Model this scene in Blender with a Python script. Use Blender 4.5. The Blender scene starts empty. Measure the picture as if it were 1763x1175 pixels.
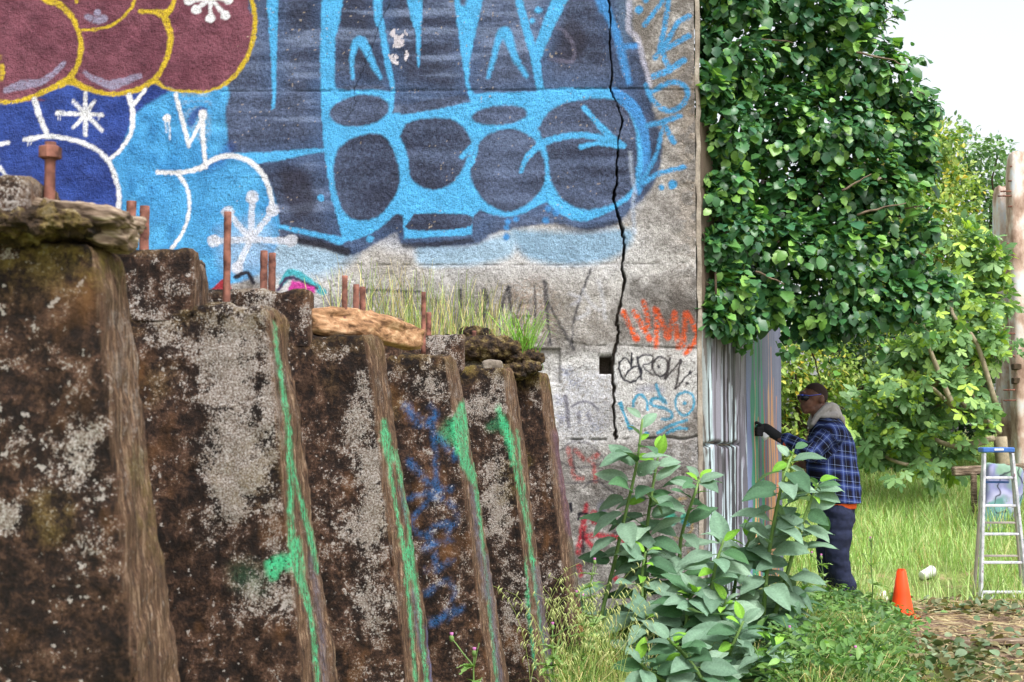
import bpy, math, random
import numpy as np
from mathutils import Vector, Matrix

# ------------------------------------------------------------------ camera, sky, sun, exposure
SC = bpy.context.scene
COL = SC.collection
EYE = 1.36                                   # camera height in metres
FPX, CXP, CYP = 2450.0, 881.5, 587.5         # focal length and centre, in photograph pixels
PITCH = math.atan(163 / FPX)

cam_d = bpy.data.cameras.new('camera')
cam = bpy.data.objects.new('camera', cam_d)
COL.objects.link(cam)
cam.location = (0, 0, EYE)
cam.rotation_euler = (math.pi / 2 + PITCH, 0, 0)
cam_d.sensor_width = 36.0
cam_d.lens = 36.0 * FPX / 1763.0
cam_d.clip_start, cam_d.clip_end = 0.1, 2000
cam_d.dof.use_dof = True
cam_d.dof.focus_distance = 9.0
cam_d.dof.aperture_fstop = 8.5
SC.camera = cam

world = bpy.data.worlds.new('World')
SC.world = world
world.use_nodes = True
wn = world.node_tree
wn.nodes.clear()
sky = wn.nodes.new('ShaderNodeTexSky')
sky.sky_type = 'NISHITA'
sky.sun_disc = False
SUN_ELEV, SUN_AZ = math.radians(54), math.radians(148)     # azimuth clockwise from +Y
sky.sun_elevation = SUN_ELEV
sky.sun_rotation = SUN_AZ
sky.air_density, sky.dust_density, sky.ozone_density = 1.0, 4.0, 1.0
hs = wn.nodes.new('ShaderNodeHueSaturation')               # thin white cloud cover: the sky has little blue left
hs.inputs['Saturation'].default_value = 0.22
bgn = wn.nodes.new('ShaderNodeBackground')
bgn.inputs['Strength'].default_value = 0.15
wo = wn.nodes.new('ShaderNodeOutputWorld')
wn.links.new(sky.outputs[0], hs.inputs['Color'])
wn.links.new(hs.outputs[0], bgn.inputs['Color'])
wn.links.new(bgn.outputs[0], wo.inputs['Surface'])

sun_d = bpy.data.lights.new('sun', 'SUN')
sun_d.energy = 1.5
sun_d.angle = math.radians(14)
sun_d.color = (1.0, 0.975, 0.945)
sun = bpy.data.objects.new('sun', sun_d)
COL.objects.link(sun)
_sd = Vector((math.sin(SUN_AZ) * math.cos(SUN_ELEV), math.cos(SUN_AZ) * math.cos(SUN_ELEV), math.sin(SUN_ELEV)))
sun.rotation_euler = _sd.to_track_quat('Z', 'Y').to_euler()

SC.view_settings.view_transform = 'Standard'
SC.view_settings.look = 'None'
SC.view_settings.exposure = 1.06
SC.view_settings.gamma = 1.0
SC.view_settings.use_curve_mapping = False
SC.render.engine = 'CYCLES'
SC.cycles.use_denoising = True
SC.cycles.max_bounces = 6
SC.cycles.diffuse_bounces = 3
SC.cycles.glossy_bounces = 2
SC.cycles.transmission_bounces = 4
SC.cycles.transparent_max_bounces = 8
SC.cycles.sample_clamp_indirect = 6.0

# ------------------------------------------------------------------ helpers
RNG = np.random.default_rng(7)
random.seed(7)
CA, SA = math.cos(PITCH), math.sin(PITCH)

def P(px, py, Y):
    """the point of the place that stands at distance Y behind photograph pixel (px, py)"""
    dx, dy = (px - CXP) / FPX, (CYP - py) / FPX
    t = Y / (CA - SA * dy)
    return np.array([dx * t, Y, EYE + (SA + CA * dy) * t])

def proj(V):
    x, y, z = V[:, 0], V[:, 1], V[:, 2] - EYE
    d = y * CA + z * SA
    u = -y * SA + z * CA
    return CXP + FPX * x / d, CYP - FPX * u / d

def srgb(r, g, b):
    def f(c):
        c /= 255.0
        return c / 12.92 if c <= 0.04045 else ((c + 0.055) / 1.055) ** 2.4
    return np.array([f(r), f(g), f(b)])

def _hash(ix, iy, iz, seed):
    h = (ix.astype(np.int64) * 374761393 + iy.astype(np.int64) * 668265263 + iz.astype(np.int64) * 2147483647 + seed * 974634777) & 0xFFFFFFFF
    h = ((h ^ (h >> 13)) * 1274126177) & 0xFFFFFFFF
    h = ((h ^ (h >> 16)) * 2246822519) & 0xFFFFFFFF
    return ((h ^ (h >> 15)) & 0xFFFFFF) / float(0xFFFFFF)

def vnoise(p, seed=0):
    i = np.floor(p)
    f = p - i
    f = f * f * (3 - 2 * f)
    i = i.astype(np.int64)
    x, y, z = i[:, 0], i[:, 1], i[:, 2]
    fx, fy, fz = f[:, 0], f[:, 1], f[:, 2]
    r = 0
    for a in (0, 1):
        wx = fx if a else 1 - fx
        for b in (0, 1):
            wy = fy if b else 1 - fy
            for c in (0, 1):
                wz = fz if c else 1 - fz
                r = r + _hash(x + a, y + b, z + c, seed) * wx * wy * wz
    return r

def fbm(p, octaves=4, seed=0, gain=0.5):
    r, a, t = 0, 1.0, 0
    for o in range(octaves):
        r = r + a * vnoise(p * (2.03 ** o) + o * 17.3, seed + o)
        t += a
        a *= gain
    return r / t

def sstep(x, a, b):
    t = np.clip((x - a) / (b - a), 0, 1)
    return t * t * (3 - 2 * t)

def mesh_np(name, V, F, attrs=None, smooth=True):
    """triangle or quad mesh from arrays; attrs: {name: (N,) or (N,3)/(N,4) array}"""
    V = np.asarray(V, dtype=np.float32)
    F = np.asarray(F, dtype=np.int32)
    me = bpy.data.meshes.new(name)
    n, k = F.shape
    me.vertices.add(len(V))
    me.vertices.foreach_set('co', V.ravel())
    me.loops.add(n * k)
    me.loops.foreach_set('vertex_index', F.ravel())
    me.polygons.add(n)
    me.polygons.foreach_set('loop_start', np.arange(0, n * k, k, dtype=np.int32))
    me.polygons.foreach_set('loop_total', np.full(n, k, dtype=np.int32))
    me.polygons.foreach_set('use_smooth', np.full(n, smooth, dtype=bool))
    for an, arr in (attrs or {}).items():
        arr = np.asarray(arr, dtype=np.float32)
        if arr.ndim == 1:
            me.attributes.new(an, 'FLOAT', 'POINT').data.foreach_set('value', arr)
        else:
            if arr.shape[1] == 3:
                arr = np.concatenate([arr, np.ones((len(arr), 1), np.float32)], 1)
            me.attributes.new(an, 'FLOAT_COLOR', 'POINT').data.foreach_set('color', np.ascontiguousarray(arr).ravel())
    me.update(calc_edges=True)
    me.validate()
    return me

def link(name, me, mat=None, parent=None, loc=None):
    o = bpy.data.objects.new(name, me)
    COL.objects.link(o)
    if mat is not None and me is not None and not me.materials:
        me.materials.append(mat)
    if parent is not None:
        o.parent = parent
        if loc is None:                       # mesh given in world coordinates: keep it there
            o.matrix_parent_inverse = Matrix.Translation(-Vector(parent.location))
    if loc is not None:
        o.location = loc
    return o

def thing(name, label, cat, loc=(0, 0, 0), group=None):
    o = bpy.data.objects.new(name, None)
    COL.objects.link(o)
    o.location = [float(c) for c in loc]
    o.empty_display_size = 0.2
    return tag(o, label, cat, group)

def tag(o, label=None, cat=None, group=None, kind=None):
    if label: o['label'] = label
    if cat: o['category'] = cat
    if group: o['group'] = group
    if kind: o['kind'] = kind
    return o

class MB:
    """collects triangles"""
    def __init__(s):
        s.V, s.F, s.n = [], [], 0
    def add(s, V, F):
        V = np.asarray(V, float); F = np.asarray(F, int)
        if F.shape[1] == 4:
            F = np.concatenate([F[:, [0, 1, 2]], F[:, [0, 2, 3]]])
        s.V.append(V); s.F.append(F + s.n); s.n += len(V)
        return s
    def arr(s):
        return np.concatenate(s.V), np.concatenate(s.F)
    def build(s, name, mat, parent=None, smooth=True, attrs=None):
        V, F = s.arr()
        return link(name, mesh_np(name, V, F, attrs, smooth), mat, parent)

def tube(pts, rad, n=7, cap=True):
    pts = np.asarray(pts, float)
    rad = np.broadcast_to(np.asarray(rad, float), (len(pts),))
    tang = np.gradient(pts, axis=0)
    tang /= np.linalg.norm(tang, axis=1)[:, None] + 1e-9
    up = np.array([0, 0, 1.0]) if abs(tang[0][2]) < 0.9 else np.array([1.0, 0, 0])
    a = np.cross(tang[0], up); a /= np.linalg.norm(a)
    V = []
    th = np.linspace(0, 2 * math.pi, n, endpoint=False)
    for p, t, r in zip(pts, tang, rad):
        a = a - t * np.dot(a, t); a /= np.linalg.norm(a) + 1e-9
        b = np.cross(t, a)
        V.append(p + r * (np.cos(th)[:, None] * a + np.sin(th)[:, None] * b))
    V = np.concatenate(V)
    F = []
    m = len(pts)
    for i in range(m - 1):
        for j in range(n):
            k = (j + 1) % n
            F.append((i * n + j, i * n + k, (i + 1) * n + k, (i + 1) * n + j))
    F = np.array(F)
    F = np.concatenate([F[:, [0, 1, 2]], F[:, [0, 2, 3]]])
    if cap:
        V = np.concatenate([V, pts[:1], pts[-1:]])
        c0, c1 = m * n, m * n + 1
        E = [(c0, (j + 1) % n, j) for j in range(n)] + [(c1, (m - 1) * n + j, (m - 1) * n + (j + 1) % n) for j in range(n)]
        F = np.concatenate([F, np.array(E)])
    return V, F

def box(c, s, rot=None, bev=0.0):
    c = np.asarray(c, float); h = np.asarray(s, float) / 2
    if bev <= 0:
        V = np.array([(x, y, z) for x in (-1, 1) for y in (-1, 1) for z in (-1, 1)], float) * h
        F = np.array([(0, 1, 3, 2), (4, 6, 7, 5), (0, 4, 5, 1), (2, 3, 7, 6), (0, 2, 6, 4), (1, 5, 7, 3)])
    else:
        b = min(bev, h.min() * 0.95)
        V, idx = [], {}
        for ax in range(3):
            for x in (-1, 1):
                for y in (-1, 1):
                    for z in (-1, 1):
                        sgn = np.array((x, y, z), float)
                        q = sgn * (h - b); q[ax] = sgn[ax] * h[ax]
                        idx[(ax, x, y, z)] = len(V); V.append(q)
        F = []
        def q4(a, b_, c_, d): F.append((a, b_, c_, d))
        for ax in range(3):
            o = [i for i in range(3) if i != ax]
            for s_ in (-1, 1):
                def key(u, v):
                    t = [0, 0, 0]; t[ax] = s_; t[o[0]] = u; t[o[1]] = v
                    return idx[(ax, *t)]
                q4(key(-1, -1), key(1, -1), key(1, 1), key(-1, 1))
        for e in range(3):                    # edges run along axis e
            o = [i for i in range(3) if i != e]
            for u in (-1, 1):
                for v in (-1, 1):
                    def kk(ax, w):
                        t = [0, 0, 0]; t[e] = w; t[o[0]] = u; t[o[1]] = v
                        return idx[(ax, *t)]
                    q4(kk(o[0], -1), kk(o[0], 1), kk(o[1], 1), kk(o[1], -1))
        F = np.array(F)
        T = []
        for x in (-1, 1):
            for y in (-1, 1):
                for z in (-1, 1):
                    T.append((idx[(0, x, y, z)], idx[(1, x, y, z)], idx[(2, x, y, z)]))
        V = np.array(V)
        F = np.concatenate([F[:, [0, 1, 2]], F[:, [0, 2, 3]], np.array(T)])
        # orient outward
        fc = V[F].mean(1)
        nn = np.cross(V[F[:, 1]] - V[F[:, 0]], V[F[:, 2]] - V[F[:, 0]])
        flip = (nn * fc).sum(1) < 0
        F[flip] = F[flip][:, [0, 2, 1]]
    if rot is not None:
        V = V @ np.array(rot).T
    return V + c, F

def bar(a, b, w, d, side=(0, 1, 0)):
    """a rectangular bar from a to b, w wide across, d deep along side"""
    a, b = np.asarray(a, float), np.asarray(b, float)
    t = b - a; L = np.linalg.norm(t); t /= L
    s = np.asarray(side, float); s = s - t * s.dot(t); s /= np.linalg.norm(s)
    u = np.cross(s, t)
    R = np.stack([u, s, t], 1)
    return box((a + b) / 2, (w, d, L), R, min(w, d) * 0.15)

def rotm(rx, ry, rz):
    return np.array((Matrix.Rotation(rz, 3, 'Z') @ Matrix.Rotation(ry, 3, 'Y') @ Matrix.Rotation(rx, 3, 'X')))

def ellipsoid(c, r, nu=20, nv=12, rot=None):
    V, F = [], []
    for i in range(nv + 1):
        ph = math.pi * i / nv
        for j in range(nu):
            th = 2 * math.pi * j / nu
            V.append((math.sin(ph) * math.cos(th), math.sin(ph) * math.sin(th), math.cos(ph)))
    for i in range(nv):
        for j in range(nu):
            k = (j + 1) % nu
            F.append((i * nu + j, (i + 1) * nu + j, (i + 1) * nu + k, i * nu + k))
    V = np.array(V) * np.asarray(r, float)
    if rot is not None:
        V = V @ np.array(rot).T
    return V + np.asarray(c, float), np.array(F)

def vnormals(V, F):
    n = np.cross(V[F[:, 1]] - V[F[:, 0]], V[F[:, 2]] - V[F[:, 0]])
    N = np.zeros_like(V)
    for k in range(3):
        np.add.at(N, F[:, k], n)
    return N / (np.linalg.norm(N, axis=1)[:, None] + 1e-12)

# ------------------------------------------------------------------ paint: strokes and areas evaluated at points of a flat face
def catmull(pts, sub=6):
    pts = np.asarray(pts, float)
    if len(pts) < 3:
        return pts
    q = np.concatenate([2 * pts[:1] - pts[1:2], pts, 2 * pts[-1:] - pts[-2:-1]])
    out = []
    for i in range(1, len(q) - 2):
        p0, p1, p2, p3 = q[i - 1], q[i], q[i + 1], q[i + 2]
        for t in np.linspace(0, 1, sub, endpoint=False):
            out.append(0.5 * ((2 * p1) + (-p0 + p2) * t + (2 * p0 - 5 * p1 + 4 * p2 - p3) * t * t + (-p0 + 3 * p1 - 3 * p2 + p3) * t ** 3))
    out.append(q[-2])
    return np.array(out)

class Paint:
    """spray paint on a surface; x, y: position of the surface points, rgb: their colour so far"""
    def __init__(s, x, y, rgb, grain=None, jit=1.2, over=False):
        s.x, s.y = x.copy(), y.copy()
        q = np.stack([x / 5, y / 5, 0 * x], 1)
        s.x += (vnoise(q, 71) - .5) * 2 * jit
        s.y += (vnoise(q, 72) - .5) * 2 * jit
        s.rgb = rgb
        s.over = over
        s.a = np.zeros(len(x))
        s.grain = grain if grain is not None else vnoise(np.stack([x / 2.2, y / 2.2, 0 * x], 1), 73)
    def _put(s, m, al, col, rough):
        if rough > 0:
            al = al * sstep(s.grain[m], rough - .25, rough + .25)
        al = al[:, None]
        if s.over:                            # a coat of its own, laid over whatever is beneath
            a0 = s.a[m][:, None]
            s.rgb[m] = (s.rgb[m] * a0 * (1 - al) + np.asarray(col) * al + 1e-6 * np.asarray(col)) / (a0 * (1 - al) + al + 1e-6)
        else:
            s.rgb[m] = s.rgb[m] * (1 - al) + np.asarray(col) * al
        s.a[m] = s.a[m] * (1 - al[:, 0]) + al[:, 0]
    def stroke(s, pts, w, col, soft=2.0, a=1.0, rough=0.0, curve=True):
        pts = np.asarray(pts, float)
        w = np.broadcast_to(np.asarray(w, float), (len(pts),))
        q = np.concatenate([pts, w[:, None]], 1)
        if curve and len(pts) > 2:
            q = catmull(q)
        mar = q[:, 2].max() / 2 + soft + 1
        m = np.nonzero((s.x > q[:, 0].min() - mar) & (s.x < q[:, 0].max() + mar) & (s.y > q[:, 1].min() - mar) & (s.y < q[:, 1].max() + mar))[0]
        if not len(m): return
        X, Y = s.x[m], s.y[m]
        best = np.full(len(m), 1e9)
        for (x0, y0, w0), (x1, y1, w1) in zip(q[:-1], q[1:]):
            dx, dy = x1 - x0, y1 - y0
            L = dx * dx + dy * dy + 1e-9
            t = np.clip(((X - x0) * dx + (Y - y0) * dy) / L, 0, 1)
            d = np.hypot(X - x0 - t * dx, Y - y0 - t * dy) - (w0 + t * (w1 - w0)) / 2
            np.minimum(best, d, out=best)
        s._put(m, a * np.clip(0.5 - best / soft, 0, 1), col, rough)
    def dot(s, x, y, r, col, **k):
        s.stroke([(x, y), (x + .1, y)], 2 * r, col, **k)
    def poly(s, pts, col, soft=2.0, a=1.0, rough=0.0, curve=True):
        pts = np.asarray(pts, float)
        q = catmull(np.concatenate([pts, pts[:1]]), 4) if curve else np.concatenate([pts, pts[:1]])
        mar = soft + 1
        m = np.nonzero((s.x > q[:, 0].min() - mar) & (s.x < q[:, 0].max() + mar) & (s.y > q[:, 1].min() - mar) & (s.y < q[:, 1].max() + mar))[0]
        if not len(m): return
        X, Y = s.x[m], s.y[m]
        best = np.full(len(m), 1e9)
        ins = np.zeros(len(m), bool)
        for (x0, y0), (x1, y1) in zip(q[:-1], q[1:]):
            dx, dy = x1 - x0, y1 - y0
            t = np.clip(((X - x0) * dx + (Y - y0) * dy) / (dx * dx + dy * dy + 1e-9), 0, 1)
            np.minimum(best, np.hypot(X - x0 - t * dx, Y - y0 - t * dy), out=best)
            c = ((y0 > Y) != (y1 > Y))
            ins ^= c & (X < (x1 - x0) * (Y - y0) / (y1 - y0 + 1e-12) + x0)
        sd = np.where(ins, -best, best)
        s._put(m, a * np.clip(0.5 - sd / soft, 0, 1), col, rough)
    def oval(s, cx, cy, rx, ry, deg, col, **k):
        th = np.linspace(0, 2 * math.pi, 20, endpoint=False)
        c, n = math.cos(math.radians(deg)), math.sin(math.radians(deg))
        x, y = rx * np.cos(th), ry * np.sin(th)
        s.poly(np.stack([cx + x * c - y * n, cy + x * n + y * c], 1), col, **k)

# ------------------------------------------------------------------ materials
class NT:
    def __init__(s, name):
        s.m = bpy.data.materials.new(name)
        s.m.use_nodes = True
        s.t = s.m.node_tree
        s.b = s.t.nodes['Principled BSDF']
        s.o = s.t.nodes['Material Output']
        s.b.inputs['Roughness'].default_value = 0.85
        s.b.inputs['Specular IOR Level'].default_value = 0.25
    def n(s, typ, **kw):
        nd = s.t.nodes.new('ShaderNode' + typ)
        for k, v in kw.items():
            if k in nd.inputs.keys():
                s.set(nd.inputs[k], v)
            else:
                setattr(nd, k, v)
        return nd
    def set(s, sock, v):
        if isinstance(v, bpy.types.NodeSocket):
            s.t.links.new(v, sock)
        elif isinstance(v, (tuple, list, np.ndarray)):
            v = [float(c) for c in v]
            if sock.type == 'RGBA' and len(v) == 3: v = v + [1.0]
            sock.default_value = v
        else:
            sock.default_value = v
    def coord(s, scale=(1, 1, 1), kind='Object'):
        tc = s.n('TexCoord')
        mp = s.n('Mapping', Scale=scale)
        s.t.links.new(tc.outputs[kind], mp.inputs['Vector'])
        return mp.outputs[0]
    def noise(s, scale, detail=4, rough=.55, vec=None, dist=0.0):
        nd = s.n('TexNoise', Scale=scale, Detail=detail, Roughness=rough, Distortion=dist)
        s.t.links.new(vec if vec is not None else s.coord(), nd.inputs['Vector'])
        return nd.outputs[0]
    def ramp(s, fac, stops, interp='LINEAR'):
        nd = s.n('ValToRGB')
        nd.color_ramp.interpolation = interp
        e = nd.color_ramp.elements
        while len(e) < len(stops): e.new(0.5)
        for el, (p, c) in zip(e, stops):
            el.position = p
            c = [c, c, c] if np.isscalar(c) else [float(v) for v in c]
            el.color = c[:3] + [1.0]
        s.t.links.new(fac, nd.inputs[0])
        return nd.outputs[0]
    def mix(s, fac, a, b, mode='MIX'):
        nd = s.n('Mix', data_type='RGBA', blend_type=mode)
        s.set(nd.inputs[0], fac); s.set(nd.inputs[6], a); s.set(nd.inputs[7], b)
        return nd.outputs[2]
    def math(s, op, a, b=0.0, clamp=False):
        nd = s.n('Math', operation=op, use_clamp=clamp)
        s.set(nd.inputs[0], a); s.set(nd.inputs[1], b)
        return nd.outputs[0]
    def attr(s, name):
        return s.n('Attribute', attribute_name=name)
    def bump(s, h, strength=.5, dist=.01):
        nd = s.n('Bump', Strength=strength, Distance=dist)
        s.t.links.new(h, nd.inputs['Height'])
        s.t.links.new(nd.outputs[0], s.b.inputs['Normal'])
    def base(s, c):
        s.set(s.b.inputs['Base Color'], c)
    def rough(s, v):
        s.set(s.b.inputs['Roughness'], v)

def simple(name, col, rough=.6, var=.25, scale=30, metal=0.0, bump=.15, col2=None):
    k = NT(name)
    f = k.noise(scale, 5)
    c2 = col2 if col2 is not None else np.asarray(col) * (1 - var)
    k.base(k.ramp(f, [(.35, c2), (.65, col)]))
    k.rough(rough)
    k.b.inputs['Metallic'].default_value = metal
    if bump: k.bump(f, bump, .005)
    return k.m

def leaf_mat(name, rough=.5, transl=.28, spec=.35):
    k = NT(name)
    at = k.attr('tint').outputs['Color']
    f = k.noise(18, 3)
    c = k.mix(1.0, at, k.ramp(f, [(.3, .8), (.7, 1.12)]), 'MULTIPLY')
    k.base(c)
    k.rough(rough)
    k.b.inputs['Specular IOR Level'].default_value = spec
    tr = k.n('BsdfTranslucent')
    k.t.links.new(k.mix(1.0, c, (1.15, 1.25, .55), 'MULTIPLY'), tr.inputs['Color'])
    mx = k.n('MixShader')
    mx.inputs[0].default_value = transl
    k.t.links.new(k.b.outputs[0], mx.inputs[1])
    k.t.links.new(tr.outputs[0], mx.inputs[2])
    k.t.links.new(mx.outputs[0], k.o.inputs['Surface'])
    return k.m

M = {}
M['vine'] = leaf_mat('vine_leaf', .38, .30, .45)
M['leaf'] = leaf_mat('tree_leaf', .5, .35, .35)
M['fig'] = leaf_mat('fig_leaf', .5, .3, .35)
M['tobacco'] = leaf_mat('glaucous_leaf', .72, .26, .18)
M['grass'] = leaf_mat('grass_blade', .6, .3, .2)
M['bark'] = simple('bark', srgb(120, 105, 88), .9, .5, 25, bump=.5)
M['dark_bark'] = simple('dark_bark', srgb(78, 64, 50), .9, .5, 25, bump=.5)
M['fig_bark'] = simple('pale_bark', srgb(158, 145, 122), .85, .35, 20, bump=.3)
M['rust'] = simple('rust', srgb(146, 98, 84), .9, .0, 26, bump=1.0, col2=srgb(76, 48, 42))
M['stem'] = simple('green_stem', srgb(112, 142, 78), .6, .3, 12, bump=.1)
# ------------------------------------------------------------------ the ground
def gz(X, Y):
    X = np.asarray(X, float); Y = np.asarray(Y, float)
    z = -0.45 * sstep(Y, 11.0, 15.2)
    rise = np.clip((Y - 15.6) / 9.0, 0, None)
    z = z + 1.55 * (1 - np.exp(-rise * 1.5)) * sstep(X, 0.5, 3.0)
    z = z + 0.30 * sstep(X, 5.0, 9.0) * sstep(Y, 12, 17)
    return z

def path_mask(X, Y):
    edge = 2.05 + 0.10 * (Y - 7.5) + 0.25 * np.sin(Y * 1.7)
    return sstep(X, edge, edge + .5) * (1 - sstep(X, 6.5, 7.5)) * (1 - sstep(Y, 14.3, 15.6))

def build_ground():
    xs = np.concatenate([np.array([-900, -300, -100, -40, -20, -12]), np.arange(-9, 14, .12), np.array([16, 20, 30, 60, 150, 400, 900])])
    ys = np.concatenate([np.array([-400, -100, -30, -8, -2]), np.arange(0, 30, .12), np.array([32, 36, 45, 60, 100, 250, 900])])
    X, Y = np.meshgrid(xs, ys)
    x, y = X.ravel(), Y.ravel()
    z = gz(x, y)
    near = (np.abs(x) < 14) & (y > -2) & (y < 30)
    q = np.stack([x, y, 0 * x], 1)
    pm = path_mask(x, y)
    z = z + np.where(near, (fbm(q * 2.2, 4, 3) - .5) * .10 + (fbm(q * 9, 3, 5) - .5) * .05 * (.4 + pm), 0)
    V = np.stack([x, y, z], 1)
    nx, ny = len(xs), len(ys)
    i = np.arange(nx * ny).reshape(ny, nx)
    F = np.stack([i[:-1, :-1].ravel(), i[:-1, 1:].ravel(), i[1:, 1:].ravel(), i[1:, :-1].ravel()], 1)
    k = NT('soil_and_turf')
    f1, f2 = k.noise(3.5, 6), k.noise(40, 5)
    soil = k.ramp(f2, [(.3, srgb(80, 64, 52)), (.55, srgb(128, 106, 88)), (.75, srgb(168, 148, 122))])
    turf = k.ramp(f2, [(.3, srgb(92, 108, 52)), (.7, srgb(146, 158, 92))])
    straw = k.ramp(f2, [(.3, srgb(140, 122, 88)), (.7, srgb(190, 172, 132))])
    pa = k.attr('path').outputs['Fac']
    fac = k.math('ADD', pa, k.math('MULTIPLY', k.math('SUBTRACT', f1, .5), .9), True)
    c = k.mix(k.ramp(fac, [(.35, 0.0), (.6, 1.0)]), turf, soil)
    c = k.mix(k.ramp(f1, [(.56, 0.0), (.68, .8)]), c, straw)
    k.base(c)
    k.bump(f2, .8, .03)
    o = link('ground', mesh_np('ground', V, F, {'path': pm}), k.m)
    tag(o, 'bare soil path and grassy ground', None, None, 'structure')
build_ground()

# ------------------------------------------------------------------ the big graffiti wall
YW = 9.8
WX1 = P(1201, 757, YW)[0]                  # right-hand end of its face
def build_wall():
    x0, x1 = P(-8, 600, YW)[0], WX1
    # columns: about two photograph pixels apart, closer along the crack
    base_px = np.concatenate([np.arange(-8, 1036, 2.0), np.arange(1036, 1090, .9), np.arange(1090, 1200.5, 1.9)])
    cols = np.concatenate([np.linspace(-6.5, x0 - .05, 40), (base_px - CXP) * 9.80 / 2450.0])
    cols = cols[cols < x1 - .002]
    cols = np.append(cols, x1)
    ztop = P(600, -4, YW)[2]
    rows = np.concatenate([np.arange(-.1, ztop, .0086), np.linspace(ztop + .01, 5.6, 60)])
    C, R = len(cols), len(rows)
    X, Z = np.meshgrid(cols, rows)
    x, z = X.ravel(), Z.ravel()
    V = np.stack([x, np.full_like(x, YW), z], 1)
    px, py = proj(V)
    q3 = np.stack([x, 0 * x, z], 1)
    # --- bare concrete
    n1, n2, n3 = fbm(q3 * 1.6, 4, 11), fbm(q3 * 14, 4, 12), vnoise(q3 * 95, 13)
    n4 = fbm(q3 * np.array([2.2, 1, 16]), 4, 14)
    mixv = np.clip(.5 + (n1 - .5) * 2.0 + (n2 - .5) * 1.3 + (n3 - .5) * .5, 0, 1)[:, None]
    rgb = srgb(124, 117, 112) * (1 - mixv) + srgb(194, 190, 187) * mixv
    rough_zone = sstep(px, 1140, 1200) * sstep(py, 60, 160) * (1 - sstep(py, 400, 520))
    rgb = rgb * (1 - .35 * rough_zone[:, None] * (n2[:, None] > .5)) + srgb(140, 118, 92) * (.35 * rough_zone[:, None] * (n2[:, None] > .5))
    p = Paint(px, py, rgb)
    col = lambda *c: srgb(*c)
    WHITE, PALE, DARK, DARK2 = col(236, 236, 240), col(158, 190, 216), col(52, 58, 80), col(98, 112, 144)
    BLUE, BLUE2, CYAN, NAVY = col(84, 176, 232), col(70, 140, 205), col(74, 160, 220), col(40, 62, 134)
    MAROON, YEL, LILAC, BLACK = col(116, 66, 80), col(208, 178, 44), col(150, 142, 168), col(38, 37, 48)
    # --- whitewash and old blotches
    p.poly([(440, 420), (700, 395), (1085, 400), (1085, 470), (960, 485), (800, 490), (640, 500), (480, 520)], col(212, 210, 212), soft=40, a=.85, rough=.28)
    p.poly([(1075, 425), (1205, 430), (1205, 470), (1085, 470)], col(208, 205, 202), soft=26, a=.6, rough=.4)
    p.poly([(920, 610), (1205, 600), (1205, 690), (1070, 760), (940, 760)], col(222, 220, 219), soft=30, a=.85, rough=.25)
    p.poly([(1080, 620), (1200, 610), (1200, 690), (1080, 690)], col(216, 214, 212), soft=20, a=.6, rough=.3)
    p.poly([(1140, 755), (1205, 760), (1205, 800), (1130, 800)], col(200, 198, 200), soft=20, a=.5, rough=.4)
    p.poly([(820, 470), (1000, 480), (1060, 560), (1000, 590), (820, 590)], col(150, 140, 128), soft=50, a=.45, rough=.4)
    p.poly([(870, 500), (930, 480), (960, 560), (900, 590)], col(168, 140, 122), soft=30, a=.5, rough=.5)
    p.poly([(960, 640), (1050, 640), (1040, 750), (960, 750)], col(196, 198, 214), soft=30, a=.5, rough=.4)
    for (x_, y_, a_) in ((975, 640, .6), (990, 660, .5), (960, 690, .5), (1005, 715, .45), (965, 720, .5), (1030, 735, .4)):
        p.oval(x_, y_, 12, 9, 20, col(120, 128, 165), soft=9, a=a_, rough=.5)
    for (x_, y_, w_, h_) in ((650, 455, 60, 30), (700, 470, 40, 22)):
        p.oval(x_, y_, w_, h_, 0, col(168, 160, 148), soft=22, a=.6, rough=.35)
    # --- pale blue haze under the big piece
    p.poly([(430, 395), (560, 425), (610, 430), (600, 450), (560, 475), (500, 480), (430, 470)], PALE, soft=24, a=.9)
    p.poly([(715, 418), (800, 422), (845, 410), (890, 400), (880, 440), (830, 455), (780, 458), (722, 455)], PALE, soft=14, a=.9)
    p.poly([(880, 395), (1000, 400), (1085, 395), (1078, 430), (1030, 452), (960, 456), (900, 440)], col(138, 172, 200), soft=14, a=.95)
    # --- dark field of the big piece
    streak = n4
    dk = np.clip(.36 + (n1 - .5) * 1.4 + (streak - .5) * 1.6 + (n3 - .5) * .5, 0, 1)[:, None]
    darkfield = DARK * (1 - dk) + DARK2 * dk
    def area(pts, colarr, soft=3.0, a=1.0):
        t = Paint(px, py, np.zeros_like(rgb), grain=p.grain)
        t.poly(pts, (1, 1, 1), soft=soft)
        al = t.rgb[:, :1] * a
        rgb[:] = rgb * (1 - al) + colarr * al
    dark_poly = [(370, -420), (1092, -420), (1088, 0), (1088, 60), (1108, 90), (1118, 145), (1126, 200), (1140, 240), (1136, 290), (1118, 330), (1086, 362), (1062, 385), (1010, 397),
                 (960, 386), (900, 392), (850, 402), (812, 422), (700, 424), (683, 402), (660, 412), (632, 428), (606, 440), (560, 428), (500, 418), (462, 405), (395, 260), (380, 160)]
    area(dark_poly, darkfield, 6)
    lt = sstep(n4, .57, .70)[:, None] * (.62 * sstep(px, 380, 520) * (1 - sstep(px, 900, 1000)))[:, None]
    inpiece = (py < 370)[:, None]
    rgb[:] = np.where(inpiece & (np.abs(rgb - darkfield).sum(1, keepdims=True) < .03), rgb * (1 - lt) + col(128, 142, 172) * lt, rgb)
    p.poly([(1060, -300), (1090, -300), (1085, 60), (1062, 60)], col(96, 116, 140), soft=16, a=.7)
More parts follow.
